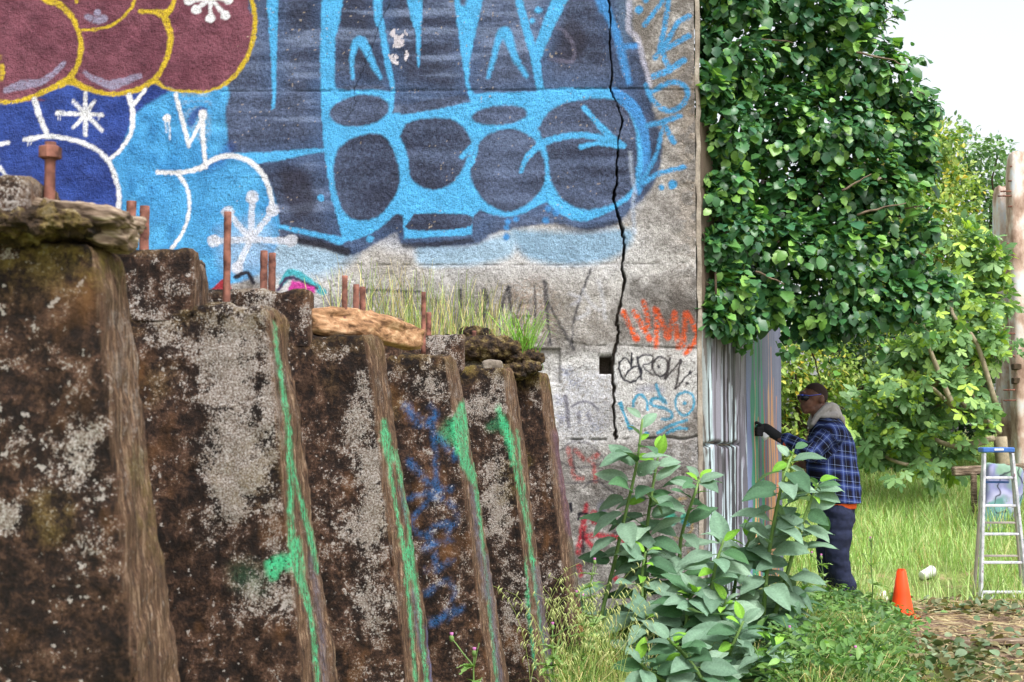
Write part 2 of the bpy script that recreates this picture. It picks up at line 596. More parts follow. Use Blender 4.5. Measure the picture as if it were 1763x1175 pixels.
    # purple-black patches (older letters ghosting through)
    for pts in ([(950, 60), (985, 30), (1010, 60), (1000, 100), (955, 100)], [(945, 255), (985, 240), (990, 265), (965, 278)], [(480, 275), (520, 290), (545, 350), (520, 375), (490, 350)]):
        p.poly(pts, col(44, 40, 54), soft=14, a=.7)
    p.stroke([(930, 40), (965, 50), (985, 75), (985, 105), (945, 102)], 7, col(110, 106, 128), a=.6)
    p.stroke([(978, 175), (970, 215)], 6, col(112, 108, 130), a=.7)
    p.stroke([(935, 208), (965, 215), (1000, 226)], 6, col(112, 108, 130), a=.7)
    # --- light blue letters, outlined forms
    def dk_on(pts, **k):
        t = Paint(px, py, np.zeros_like(rgb), grain=p.grain)
        t.poly(pts, (1, 1, 1), soft=k.get('soft', 4.5))
        al = t.rgb[:, :1]
        rgb[:] = rgb * (1 - al) + darkfield * al
    top = -380
    for pts in ([(552, 150), (680, 159), (810, 176), (935, 154), (1078, 162), (1112, 250), (1080, 346), (1010, 382), (930, 352), (850, 371), (812, 405), (696, 411), (640, 402), (588, 418), (556, 240)], [(550, -100), (560, 60), (556, 160)], [(470, -60), (470, 150)], [(650, -60), (676, 150)], [(808, -60), (806, 160)], [(960, -60), (925, 150)], [(1035, -40), (1080, 140)], [(410, 275), (556, 260)]):
        p.stroke(pts + pts[:1] if len(pts) > 5 else pts, 20, col(72, 104, 150), soft=44, a=.55)
    p.poly([(460, top), (482, top), (479, 0), (477, 80), (475, 160), (473, 186), (467, 191), (467, 182), (469, 170), (467, 110), (463, 50), (459, 0)], BLUE, soft=3, curve=False)
    p.poly([(540, top), (620, top), (591, 0), (584, 40), (577, 68), (576, 140), (579, 160), (553, 165), (551, 100), (554, 0)], BLUE, soft=4, curve=False)
    p.poly([(690, top), (742, top), (728, 0), (725, 60), (722, 116), (719, 112), (715, 55), (708, 32), (700, 0)], BLUE, soft=3, curve=False)
    p.stroke([(640, top), (650, 0), (656, 40), (664, 90), (672, 130), (677, 157)], [30, 16, 11, 11, 9, 8], BLUE, soft=3)
    p.stroke([(608, 134), (606, 105), (611, 78), (622, 72), (634, 92), (643, 112), (655, 134)], [6, 8, 13, 18, 13, 10, 7], BLUE, soft=4)
    p.poly([(770, top), (850, top), (831, 0), (823, 40), (815, 75), (808, 105), (807, 140), (817, 170), (808, 168), (801, 140), (795, 100), (787, 40), (782, 0)], BLUE, soft=3, curve=False)
    dk_on([(791, -60), (812, -60), (803, 0), (798, 11), (791, 0)])
    p.stroke([(880, -120), (892, -10), (906, 50), (917, 85), (923, 112), (931, 156)], [14, 13, 14, 15, 15, 13], BLUE, soft=3)
    p.stroke([(1010, -120), (972, -20), (950, 30), (932, 75), (922, 110)], [34, 28, 22, 18, 12], BLUE, soft=4)
    p.dot(927, 18, 6, BLUE, soft=4); p.dot(916, 36, 5, BLUE, soft=4)
    p.stroke([(841, 133), (850, 100), (858, 70), (870, 56), (880, 80), (890, 105), (906, 131)], [6, 9, 13, 20, 14, 11, 7], BLUE, soft=5)
    p.stroke([(970, -380), (1030, -30), (1045, 20), (1062, 60), (1072, 100), (1083, 142)], [22, 22, 15, 13, 13, 9], BLUE2, soft=6)
    p.stroke([(1073, 82), (1098, 78)], 9, BLUE2, soft=5)
    p.poly([(552, 150), (600, 155), (640, 153), (680, 159), (678, 182), (675, 196), (700, 196), (760, 187), (812, 176), (806, 163), (850, 160), (920, 158), (935, 154), (975, 151), (1050, 153), (1078, 162), (1098, 182),
            (1110, 212), (1118, 250), (1115, 300), (1100, 322), (1080, 346), (1055, 362), (1010, 382), (985, 379), (960, 366), (942, 348), (930, 352), (905, 366), (880, 374), (850, 371), (828, 362), (815, 370), (812, 405),
            (696, 411), (694, 372), (682, 368), (660, 388), (640, 402), (615, 412), (590, 418), (582, 380), (570, 340), (558, 260), (554, 200)], BLUE, soft=3, curve=False)
    dk_on([(582, 152), (600, 148), (650, 147), (664, 152), (640, 154), (600, 155)])
    th = np.linspace(0, 2 * math.pi, 18, endpoint=False)
    def ell(cx, cy, rx, ry, deg):
        c, s_ = math.cos(math.radians(deg)), math.sin(math.radians(deg))
        return np.stack([cx + rx * np.cos(th) * c - ry * np.sin(th) * s_, cy + rx * np.cos(th) * s_ + ry * np.sin(th) * c], 1)
    dk_on(ell(619, 191, 52, 27, -8))
    dk_on([(600, 241), (640, 229), (665, 238), (680, 265), (688, 297), (684, 330), (665, 360), (645, 376), (620, 381), (598, 372), (583, 345), (574, 300), (580, 262)])
    dk_on([(688, 235), (702, 212), (735, 204), (775, 205), (798, 220), (811, 242), (806, 265), (795, 295), (775, 318), (750, 327), (725, 322), (706, 305), (702, 270)])
    dk_on(ell(860, 199, 48, 17, -5))
    dk_on([(822, 248), (845, 230), (880, 222), (915, 236), (932, 262), (939, 292), (935, 320), (915, 345), (880, 365), (850, 358), (825, 336), (810, 305), (812, 272)])
    dk_on([(926, 222), (945, 193), (975, 177), (1020, 170), (1058, 172), (1080, 190), (1094, 225), (1098, 275), (1092, 318), (1072, 342), (1040, 357), (1010, 362), (985, 355), (962, 336), (946, 302), (942, 262)])
    dk_on([(713, 368), (805, 370), (802, 393), (703, 396)], soft=2)
    dk_on([(690, 198), (700, 180), (790, 165), (800, 175), (760, 186)])
    for pts, w in (([(897, 296), (905, 275), (920, 258), (934, 248)], [7, 9, 12, 14]), ([(795, 271), (808, 256), (822, 244)], [8, 8, 9]), ([(821, 254), (815, 276), (800, 300)], [6, 7, 8]),
                   ([(930, 248), (960, 238), (1000, 233), (1035, 238), (1062, 247)], [12, 11, 10, 11, 14]), ([(1006, 186), (1030, 214), (1062, 248)], [9, 10, 16]),
                   ([(1000, 253), (1030, 247), (1072, 251)], [8, 7, 12]), ([(1060, 160), (1090, 186), (1106, 220), (1113, 260), (1111, 296), (1098, 330)], [18, 20, 17, 15, 14, 12]),
                   ([(470, 388), (520, 399), (560, 408), (586, 415)], [7, 8, 9, 14]), ([(405, 276), (480, 269), (520, 263), (556, 259)], [24, 16, 11, 6])):
        p.stroke(pts, w, BLUE if pts[0][0] < 1055 else BLUE2, soft=3)
    p.stroke([(512, 414), (560, 424), (596, 434)], [10, 12, 16], BLACK, soft=4, a=.9)
    p.dot(552, 341, 6, BLUE); p.dot(606, 408, 6, BLUE); p.dot(637, 412, 6, BLUE)
    for x_, y_, r_ in ((944, 360, 6), (957, 366, 6), (940, 380, 6), (874, 382, 5), (872, 392, 5), (888, 378, 5), (872, 408, 6)):
        p.dot(x_, y_, r_, BLUE2, soft=4)
    p.stroke([(696, 424), (760, 420), (812, 414)], [10, 9, 9], BLACK, a=.75, soft=4)
    p.stroke([(960, 384), (1000, 398), (1060, 384)], 10, BLACK, a=.6, soft=8)
    # pale outline on the right side
    p.stroke([(1084, -200), (1083, 0), (1082, 50), (1098, 66), (1108, 105), (1120, 148)], [9, 9, 9, 8, 8, 8], col(190, 188, 206), a=.75, soft=5)
    p.stroke([(1085, 265), (1088, 300), (1093, 330), (1090, 350), (1092, 400)], 7, col(180, 192, 212), a=.6, soft=5)
    p.stroke([(1120, 200), (1128, 240), (1122, 280), (1105, 320)], 12, BLACK, a=.55, soft=12)
    # --- vertical tag on the bare end of the wall
    for pts, w in (([(1110, 44), (1125, 22), (1142, -4), (1150, -60)], 8), ([(1152, -60), (1151, 0), (1143, 50), (1136, 82)], 9), ([(1128, 99), (1148, 72), (1165, 42), (1186, 28)], 9), ([(1143, 86), (1168, 72), (1186, 62)], 9),
                   ([(1138, 84), (1150, 114)], 9), ([(1125, 132), (1150, 122), (1177, 104)], 11), ([(1112, 148), (1124, 174), (1150, 191), (1174, 182), (1184, 160), (1172, 144), (1150, 144), (1120, 160)], 9),
                   ([(1115, 217), (1145, 209), (1170, 200)], 9), ([(1142, 212), (1160, 246)], 9), ([(1140, 225), (1130, 265), (1114, 297), (1100, 317)], 7), ([(1108, 316), (1132, 300), (1178, 288)], 8), ([(1098, 290), (1100, 330)], 7)):
        p.stroke(pts, w, col(70, 150, 205), soft=3.5, rough=.18)
    for x_, y_, r_ in ((1100, 17, 7), (1158, 318, 8), (1139, 323, 5), (1112, 0, 5)):
        p.dot(x_, y_, r_, col(70, 150, 205), soft=3)
    # --- left: light blue letter, navy letter, maroon bubble letter
    cv = np.clip(.5 + (n1 - .5) * 1.0 + (n2 - .5) * .9, 0, 1)[:, None]
    area([(205, 120), (380, 140), (388, 200), (396, 262), (420, 275), (455, 300), (475, 350), (480, 400), (470, 440), (440, 475), (350, 500), (190, 520)], col(56, 140, 205) * (1 - cv) + col(92, 178, 228) * cv, 6)
    area([(-700, 100), (240, 120), (228, 200), (206, 262), (190, 282), (208, 330), (206, 400), (190, 520), (-700, 520)], col(32, 50, 118) * (1 - cv) + col(54, 80, 158) * cv, 6)
    p.stroke([(395, 255), (380, 275), (360, 285)], 18, col(40, 80, 160), a=.6, soft=14)
    p.poly([(312, 160), (355, 160), (362, 175), (360, 240), (340, 240), (318, 200)], col(166, 172, 178), soft=8, a=.45, rough=.4)
    p.stroke([(316, 170), (365, 170)], 6, CYAN, soft=3); p.stroke([(318, 184), (340, 179), (358, 184), (362, 194)], 7, CYAN, soft=3)
    p.stroke([(328, 212), (336, 195), (350, 190)], 13, col(40, 72, 150), a=.8, soft=5)
    mv = np.clip(.5 + (n1 - .5) * .8 + (n2 - .5) * 1.1, 0, 1)[:, None]
    area([(-700, -420), (430, -420), (425, -20), (438, 20), (438, 50), (430, 85), (415, 116), (390, 143), (355, 157), (310, 157), (262, 142), (230, 157), (190, 162), (150, 153), (118, 138), (90, 152), (55, 167), (20, 175), (-700, 172)],
         col(98, 52, 66) * (1 - mv) + col(134, 80, 94) * mv, 3)
    for pts, w in (([(10, 156), (40, 146), (70, 142), (92, 127), (110, 109)], [10, 16, 12, 10, 8]), ([(146, 125), (160, 136), (184, 145)], [6, 10, 13]), ([(194, 146), (212, 141), (240, 131)], [18, 13, 10]), ([(150, 29), (165, 36), (178, 32)], [10, 12, 14])):
        p.stroke(pts, w, LILAC, soft=3, rough=.15)
    p.dot(168, 22, 6, LILAC)
    for pts, w in (([(40, -60), (75, -4), (102, 8), (124, 30), (136, 58), (140, 84), (133, 114), (119, 137)], [10, 11, 11, 9, 8, 9, 8, 13]), ([(-60, 165), (-10, 174), (20, 176), (55, 167), (90, 152), (119, 138)], [7, 7, 7, 8, 10, 14]),
                   ([(119, 138), (150, 153), (190, 162), (230, 157), (265, 138), (281, 115), (291, 85), (293, 58), (284, 32)], [13, 9, 8, 9, 10, 8, 9, 10, 12]), ([(141, 52), (165, 51), (195, 42), (218, 24), (232, 0), (240, -40)], 5),
                   ([(240, 20), (265, 21), (284, 24), (297, 10), (310, -30)], [6, 8, 14, 8, 8]), ([(265, 139), (288, 153), (320, 158), (360, 157), (391, 142), (416, 115), (431, 85), (438, 50), (437, 15), (422, -30)], [9, 5, 5, 4, 7, 8, 8, 8, 8, 8]),
                   ([(126, -30), (132, 4)], 5), ([(-12, 96), (3, 114), (4, 130), (-4, 145)], 8)):
        p.stroke(pts, w, YEL, soft=2.4, rough=.12)
    def star(cx, cy, ends, w, r, a=1.0, c=WHITE):
        for ex, ey in ends:
            p.stroke([(cx, cy), (ex, ey)], w, c, soft=2.4, a=a, rough=.1)
            if r: p.dot(ex, ey, r, c, soft=2.4, a=a)
    star(362, -3, [(338, 17), (362, 32), (388, 27), (394, 0), (325, 2), (340, -30), (362, -40), (388, -28)], 7, 8)
    star(147, 197, [(147, 161), (126, 175), (98, 195), (127, 219), (147, 233), (175, 224), (175, 198), (163, 175)], 7, 0)
    for pts, w in (([(59, 172), (68, 200), (81, 233)], 9), ([(43, 241), (80, 235), (120, 240), (160, 254), (186, 277), (200, 310), (205, 345), (198, 384), (180, 420)], 8), ([(222, 165), (228, 192), (226, 228), (208, 258), (186, 277)], [9, 9, 8, 7, 6]),
                   ([(228, 182), (250, 155)], 7), ([(-40, 255), (14, 246)], 7), ([(-20, 270), (6, 297), (30, 338)], 6), ([(302, 163), (315, 210), (325, 252)], 7), ([(325, 250), (348, 205)], 6), ([(349, 198), (350, 240), (354, 288)], 8),
                   ([(272, 297), (310, 297), (342, 291), (370, 274), (400, 269), (430, 279), (455, 305), (467, 340), (468, 362)], [8, 7, 9, 9, 8, 9, 9, 8, 8]), ([(306, 299), (321, 322), (326, 352), (319, 390), (296, 430)], [9, 7, 6, 6, 6])):
        p.stroke(pts, w, WHITE, soft=2.2)
    p.dot(349, 197, 8, WHITE); p.dot(287, 204, 7, WHITE)
    p.stroke([(285, 205), (286, 228)], 2, WHITE); p.stroke([(291, 205), (293, 240)], 2, WHITE)
    for x_ in (100, 104, 170, 48, 53, 155): p.stroke([(x_, 197 if x_ > 90 else 240), (x_, 206 if x_ > 90 else 250)], 1.6, WHITE)
    p.poly([(380, 400), (450, 380), (470, 430), (450, 470), (390, 460)], col(190, 205, 225), soft=40, a=.5)
    star(432, 413, [(434, 340), (392, 366), (368, 415), (470, 362), (501, 415), (408, 462)], 11, 11, .85, col(214, 216, 228))
    # --- small pieces low on the left
    p.stroke([(486, 488), (500, 469), (522, 478), (556, 503)], [10, 12, 12, 12], col(72, 170, 184), soft=3)
    p.stroke([(478, 500), (500, 478), (545, 497)], 6, col(64, 50, 84), soft=3)
    p.poly([(496, 500), (503, 482), (540, 494), (544, 506)], col(206, 66, 160), soft=3, curve=False)
    p.stroke([(405, 478), (425, 470), (436, 488)], 7, BLACK); p.poly([(362, 500), (390, 474), (400, 500)], col(170, 48, 62), curve=False)
    p.stroke([(628, 502), (640, 500), (725, 503)], [9, 5, 5], BLACK, a=.8); p.stroke([(640, 505), (640, 534)], 4, BLACK, a=.8)
    # --- black letters behind the grass
    for pts, w in (([(834, 500), (833, 545), (831, 590)], [9, 9, 5]), ([(837, 505), (846, 540), (858, 566)], [6, 5, 6]), ([(875, 495), (866, 520), (860, 548)], [7, 5, 4]), ([(876, 496), (879, 530), (884, 565)], [7, 5, 4]), ([(920, 492), (921, 540), (919, 590)], 4),
                   ([(820, 548), (838, 540)], 3), ([(893, 546), (914, 544)], 4), ([(898, 520), (888, 550), (894, 575)], 4), ([(938, 486), (941, 520), (944, 560), (947, 594)], [7, 8, 4, 6]), ([(944, 522), (962, 555), (987, 600)], [5, 4, 6]), ([(1017, 464), (1000, 510), (988, 555), (984, 592)], [4, 5, 4, 5]), ([(792, 500), (793, 535)], 6)):
        p.stroke(pts, w, col(52, 50, 58), soft=3, a=.85, rough=.15)
    for pts in ([(1004, 500), (1016, 520), (1032, 534)], [(1031, 484), (1038, 515), (1042, 548)], [(980, 505), (1000, 515), (985, 525)], [(995, 548), (1012, 540), (1012, 530)]):
        p.stroke(pts, 6, col(212, 212, 222), a=.6, soft=5, rough=.2)
    # --- orange letters
    OR = col(232, 92, 30)
    for pts in ([(1073, 537), (1084, 560), (1096, 586)], [(1092, 537), (1102, 555), (1118, 584)], [(1108, 520), (1114, 540), (1116, 562)], [(1128, 532), (1131, 560), (1130, 596)], [(1130, 534), (1140, 555), (1150, 582)],
                [(1161, 540), (1156, 560), (1150, 582)], [(1161, 540), (1165, 570), (1168, 598)], [(1180, 540), (1178, 570), (1176, 596)], [(1182, 540), (1194, 560), (1200, 580), (1190, 598), (1180, 609)]):
        p.stroke(pts, 9, OR, soft=5, rough=.33)
    for x_, y_ in ((1182, 541), (1161, 539), (1150, 581), (1096, 583), (1118, 582), (1129, 536)): p.dot(x_, y_, 5, col(238, 84, 26), soft=4, a=.8)
    # --- black tag
    for pts, w in (([(1086, 627), (1078, 617), (1068, 622), (1066, 635), (1071, 649), (1083, 658), (1096, 654), (1104, 643), (1101, 632), (1088, 634), (1076, 649)], 3.2), ([(1088, 608), (1087, 632)], 3.4), ([(1098, 616), (1104, 653)], 4.5),
                   ([(1097, 618), (1110, 611), (1124, 615), (1121, 625), (1107, 631), (1124, 646)], 3.4), ([(1132, 616), (1124, 627), (1127, 642), (1138, 648), (1149, 640), (1149, 624), (1140, 615), (1132, 616)], 4), ([(1153, 618), (1150, 635), (1145, 652)], 5.5),
                   ([(1145, 652), (1172, 622)], 3), ([(1172, 622), (1163, 670)], 3.6), ([(1163, 670), (1176, 655), (1189, 641)], 3)):
        p.stroke(pts, w, BLACK, soft=1.8, curve=len(pts) > 3)
    p.dot(1134, 632, 2.8, BLACK, soft=1.6); p.dot(1184, 661, 3, BLACK, soft=1.6); p.dot(1172, 621, 3.2, BLACK, soft=1.6); p.dot(1189, 641, 2.8, BLACK, soft=1.6)
    # --- blue tag
    TB = col(66, 158, 194)
    p.stroke([(1100, 672), (1125, 668), (1140, 672)], 10, col(130, 134, 165), a=.5, soft=10)
    for pts, w in (([(1068, 695), (1074, 712), (1084, 738)], [8, 5, 5]), ([(1090, 700), (1093, 686), (1104, 680), (1113, 690), (1115, 706)], 5), ([(1129, 663), (1136, 680), (1146, 694), (1133, 686), (1122, 688), (1123, 698), (1140, 702), (1155, 710), (1154, 720), (1140, 722)], 5.5),
                   ([(1179, 675), (1167, 681), (1163, 695), (1168, 710), (1180, 715), (1192, 706), (1195, 691), (1190, 678), (1179, 675)], 4.5), ([(1132, 746), (1155, 733), (1182, 724)], 5.5), ([(1148, 747), (1165, 738), (1183, 739)], 5.5)):
        p.stroke(pts, w, TB, soft=2, a=.95)
    p.dot(1179, 695, 4, TB); p.dot(1113, 748, 4, TB); p.dot(1088, 736, 4, TB)
    # --- faint grey figure, red and black scrawls low down
    for pts, w, a_ in (([(973, 682), (976, 700), (979, 735)], [8, 7, 6], .7), ([(985, 700), (1000, 692), (1016, 694), (1030, 706)], 4, .8), ([(996, 712), (997, 728)], 6, .5), ([(1012, 708), (1016, 724)], 6, .5), ([(960, 740), (970, 715)], 4, .4)):
        p.stroke(pts, w, col(70, 68, 92), a=a_, soft=4)
    for pts in ([(978, 772), (984, 800), (990, 822), (1002, 824)], [(990, 775), (1004, 790)], [(1022, 800), (1025, 828)], [(1030, 782), (1015, 792)]):
        p.stroke(pts, 8, col(186, 70, 66), a=.7, soft=4, rough=.3)
    for pts in ([(964, 776), (985, 762), (1012, 764), (1036, 784), (1046, 800)], [(966, 796), (990, 806), (1040, 798)], [(986, 770), (990, 808), (1000, 820)], [(972, 832), (1010, 832), (1030, 828)], [(1004, 840), (1026, 828), (1058, 850)]):
        p.stroke(pts, 3, col(66, 60, 70), a=.7, soft=2.5)
    RED = col(192, 44, 62)
    for pts, w in (([(1010, 870), (1006, 890), (1003, 912), (996, 950)], [8, 9, 12, 10]), ([(1002, 925), (1030, 922), (1075, 928)], [10, 9, 9]), ([(1010, 930), (1025, 945), (1040, 958)], 8), ([(1022, 885), (1024, 897)], 14), ([(996, 975), (1000, 990)], 9), ([(1075, 930), (1082, 955), (1076, 975)], 9), ([(1056, 990), (1062, 1000)], 8)):
        p.stroke(pts, w, RED, soft=4, rough=.2, a=.9)
    p.stroke([(996, 895), (998, 884), (1010, 886)], 5, BLACK); p.stroke([(1004, 918), (1004, 950)], 6, BLACK, a=.8); p.stroke([(982, 868), (984, 880)], 6, BLACK); p.stroke([(1052, 915), (1078, 928), (1084, 950)], 4, BLACK, a=.6)
    p.oval(1036, 875, 8, 12, 0, col(120, 128, 150), a=.6, soft=8)
    for x_, y_ in ((1155, 894), (1182, 894)): p.oval(x_, y_, 11, 11, 0, col(70, 190, 160), soft=5, a=.9)
    p.oval(1182, 898, 9, 8, 0, col(70, 130, 165), soft=5, a=.7)
    for pts in ([(1160, 862), (1180, 858)], [(1192, 895), (1190, 915), (1172, 928)], [(1148, 905), (1165, 928)], [(1185, 950), (1190, 968), (1198, 975)]):
        p.stroke(pts, 4, col(200, 160, 50), a=.6, soft=4, rough=.3)
    p.stroke([(1200, 962), (1205, 980)], 8, col(70, 190, 160), a=.7)
    # --- flaked paint: little chips of bare wall in the dark field, one larger flaked patch
    chips = (vnoise(q3 * 75, 31) > .93) & (fbm(q3 * 4, 3, 32) > .54) & (py < 400) & (px > 400)
    rgb[chips] = rgb[chips] * .4 + srgb(190, 172, 150) * .6
    fl = (np.hypot((px - 686) / 18, (py - 80) / 30) < 1.1) & (fbm(q3 * 22, 3, 33) > .49)
    rgb[fl] = srgb(214, 206, 214)
    # --- grime and rain streaks on the concrete
    run = fbm(q3 * np.array([9, 1, .7]), 4, 41)
    gr = (sstep(run, .52, .75) * .30 * sstep(py, 420, 600))[:, None]
    rgb[:] = rgb * (1 - gr) + srgb(104, 92, 80) * gr
    fine = (.80 + .34 * n3 * .7 + .40 * (n2 - .5))[:, None]
    rgb *= fine * .92
    blot = sstep(fbm(q3 * 3.2, 4, 57), .52, .68) * sstep(py, 440, 520)
    rgb[:] = rgb * (1 - .30 * blot[:, None])
    pits = (vnoise(q3 * 120, 51) > .91)
    rgb[pits] *= .58
    sp2 = (vnoise(q3 * 105, 52) > .90) & (py > 400)
    rgb[sp2] = np.minimum(rgb[sp2] * 1.35, .8)
    # --- relief: trowel and pour unevenness, pour joints, cracks, holes
    d = (fbm(q3 * 5, 4, 21) - .5) * .018 + (n2 - .5) * .012 + (n3 - .5) * .0035
    d += .010 * rough_zone * (fbm(q3 * 24, 3, 22) - .5) * 2
    def seg_dist(pts, wob=1.0, seed=0):
        pts = catmull(pts, 3)
        # add jaggedness
        r = np.random.default_rng(seed)
        pts = np.repeat(pts, 2, 0)[:-1]
        pts[1::2] = (pts[:-2:2] + pts[2::2]) / 2
        pts[:, 0] += r.normal(0, wob, len(pts))
        m = np.nonzero((px > pts[:, 0].min() - 14) & (px < pts[:, 0].max() + 14) & (py > pts[:, 1].min() - 14) & (py < pts[:, 1].max() + 14))[0]
        b = np.full(len(m), 1e9)
        for (xa, ya), (xb, yb) in zip(pts[:-1], pts[1:]):
            dx, dy = xb - xa, yb - ya
            t = np.clip(((px[m] - xa) * dx + (py[m] - ya) * dy) / (dx * dx + dy * dy + 1e-9), 0, 1)
            np.minimum(b, np.hypot(px[m] - xa - t * dx, py[m] - ya - t * dy), out=b)
        return m, b
    for pts, w, dep, wob in (([(380, 157), (800, 156), (1050, 153), (1196, 156)], 1.6, .010, .4), ([(540, 455), (800, 457), (1070, 455), (1202, 452)], 1.4, .008, .6), ([(985, 590), (1020, 596), (1060, 594), (1120, 598), (1204, 600)], 1.6, .012, 1.0),
                             ([(950, 757), (1060, 757), (1150, 754), (1175, 757), (1206, 750)], 2.2, .020, 1.0), ([(1130, 784), (1210, 784)], 1.3, .006, .5), ([(1190, 790), (1200, 770), (1206, 776)], 1.5, .01, .8), ([(390, 305), (470, 307)], 1.2, .004, .3)):
        m, b = seg_dist(pts, 0)
        nb = vnoise(np.stack([px[m] / 14, py[m] / 14, 0 * px[m]], 1), 61)
        k_ = np.clip(1.3 - b / w, 0, 1) * sstep(nb, .18, .55)
        d[m] += k_ * dep
        rgb[m] *= (1 - .35 * k_)[:, None]
    crack = [(1047, -240), (1050, -120), (1048, 0), (1052, 30), (1050, 60), (1052, 100), (1055, 130), (1051, 150), (1058, 170), (1068, 195), (1070, 215), (1064, 240), (1064, 260), (1062, 290), (1063, 315), (1057, 332), (1060, 355), (1067, 380), (1073, 410), (1075, 435), (1070, 460), (1076, 480), (1070, 510), (1064, 540), (1061, 556), (1065, 575), (1060, 598), (1055, 625), (1056, 660), (1057, 700), (1058, 735), (1060, 757)]
    m, b = seg_dist(crack, .9, 5)
    w = .55 + 1.5 * sstep(py[m], 150, 480) + 1.9 * (vnoise(np.stack([px[m] * 0, py[m] / 11, 0 * px[m]], 1), 66) - .5)
    k_ = np.clip((w + .45 - b) / .9, 0, 1)
    d[m] += k_ * (.14 - .09 * sstep(py[m], 420, 520))
    rgb[m] = rgb[m] * (1 - k_[:, None]) + srgb(74, 66, 60) * k_[:, None]
    m, b = seg_dist([(676, -60), (672, 0), (660, 25), (652, 45), (644, 72), (632, 100), (624, 122), (617, 140), (610, 152), (611, 176), (600, 200), (594, 206)], 1.0, 8)
    k_ = np.clip(1.25 - b, 0, 1)
    d[m] += k_ * .008
    rgb[m] *= (1 - .75 * k_)[:, None]
    hole = (np.abs(px - 1044) < 10.5 + 2 * (n2 - .5)) & (np.abs(py - 628) < 14.5 + 2 * (n2 - .5))
    d[hole] += .17
    rgb[hole] = srgb(92, 82, 74)
    rim = (np.abs(px - 1043) < 14) & (np.abs(py - 628) < 18) & ~hole
    d[rim] += .01
    niche = (px > 905) & (px < 964) & (py > 601) & (py < 660)
    d[niche] += .028
    V[:, 1] += d
    i = np.arange(R * C).reshape(R, C)
    F = np.stack([i[:-1, :-1].ravel(), i[:-1, 1:].ravel(), i[1:, 1:].ravel(), i[1:, :-1].ravel()], 1)
    pf, qf = px[F].mean(1), py[F].mean(1)
    keep = ~((pf < 780) & (qf > 720)) & ~((pf < 880) & (qf > 800))     # behind the earth of the terrace
    F = F[keep]
    used = np.unique(F)
    re = -np.ones(len(V), int); re[used] = np.arange(len(used))
    k = NT('painted_concrete')
    c = k.attr('paint').outputs['Color']
    f = k.noise(130, 4, .6)
    pt = k.noise(210, 3, .6)
    c = k.mix(1.0, c, k.ramp(f, [(.3, .72), (.5, .98), (.7, 1.2)]), 'MULTIPLY')
    k.base(k.mix(1.0, c, k.ramp(pt, [(.30, .45), (.40, 1.0), (.66, 1.0), (.74, 1.3)]), 'MULTIPLY'))
    k.rough(k.ramp(k.noise(9, 3), [(.3, .62), (.7, .9)]))
    k.bump(k.math('ADD', k.math('ADD', f, k.math('MULTIPLY', pt, .7)), k.math('MULTIPLY', k.noise(35, 6, .65), 2.6)), .9, .010)
    wall = thing('graffiti_wall', 'tall concrete wall covered in blue, maroon and yellow graffiti with a long vertical crack', 'wall', (0, YW, 0))
    link('painted_face', mesh_np('painted_face', V[used], re[F], {'paint': np.clip(rgb[used], 0, 1)}), k.m, wall)
    # the rounded, worn end of the wall and the body behind the face
    kc = NT('worn_concrete')
    f1 = kc.noise(6, 6); f2 = kc.noise(60, 4)
    cc = kc.ramp(f1, [(.3, srgb(104, 94, 84)), (.55, srgb(146, 136, 124)), (.75, srgb(178, 170, 160))])
    kc.base(kc.mix(1.0, cc, kc.ramp(f2, [(.3, .78), (.7, 1.1)]), 'MULTIPLY'))
    kc.bump(f2, .6, .01)
    M['worn_concrete'] = kc.m
    zz = np.arange(-.1, 5.6, .02)
    u = np.linspace(0, 1, 9)
    U, ZZ = np.meshgrid(u, zz)
    ex = WX1 + .006 + np.sin(U * math.pi / 2) * .040 + (U > .99) * 0
    ey = YW + .004 + (1 - np.cos(U * math.pi / 2)) * .05 + np.clip(U - .75, 0, 1) * 1.0
    E = np.stack([ex.ravel(), ey.ravel(), ZZ.ravel()], 1)
    nn = (fbm(E * np.array([10, 10, 8]), 4, 77) - .5)
    E[:, 0] += nn * .022; E[:, 1] += nn * .01
    i = np.arange(len(zz) * 9).reshape(len(zz), 9)
    F = np.stack([i[:-1, :-1].ravel(), i[:-1, 1:].ravel(), i[1:, 1:].ravel(), i[1:, :-1].ravel()], 1)
    link('wall_end', mesh_np('wall_end', E, F), M['worn_concrete'], wall)
    V2, F2 = box((-2.72, YW + .62, 2.75), (7.9, .8, 5.7))
    MB().add(V2, F2).build('wall_body', M['worn_concrete'], wall, False)
build_wall()

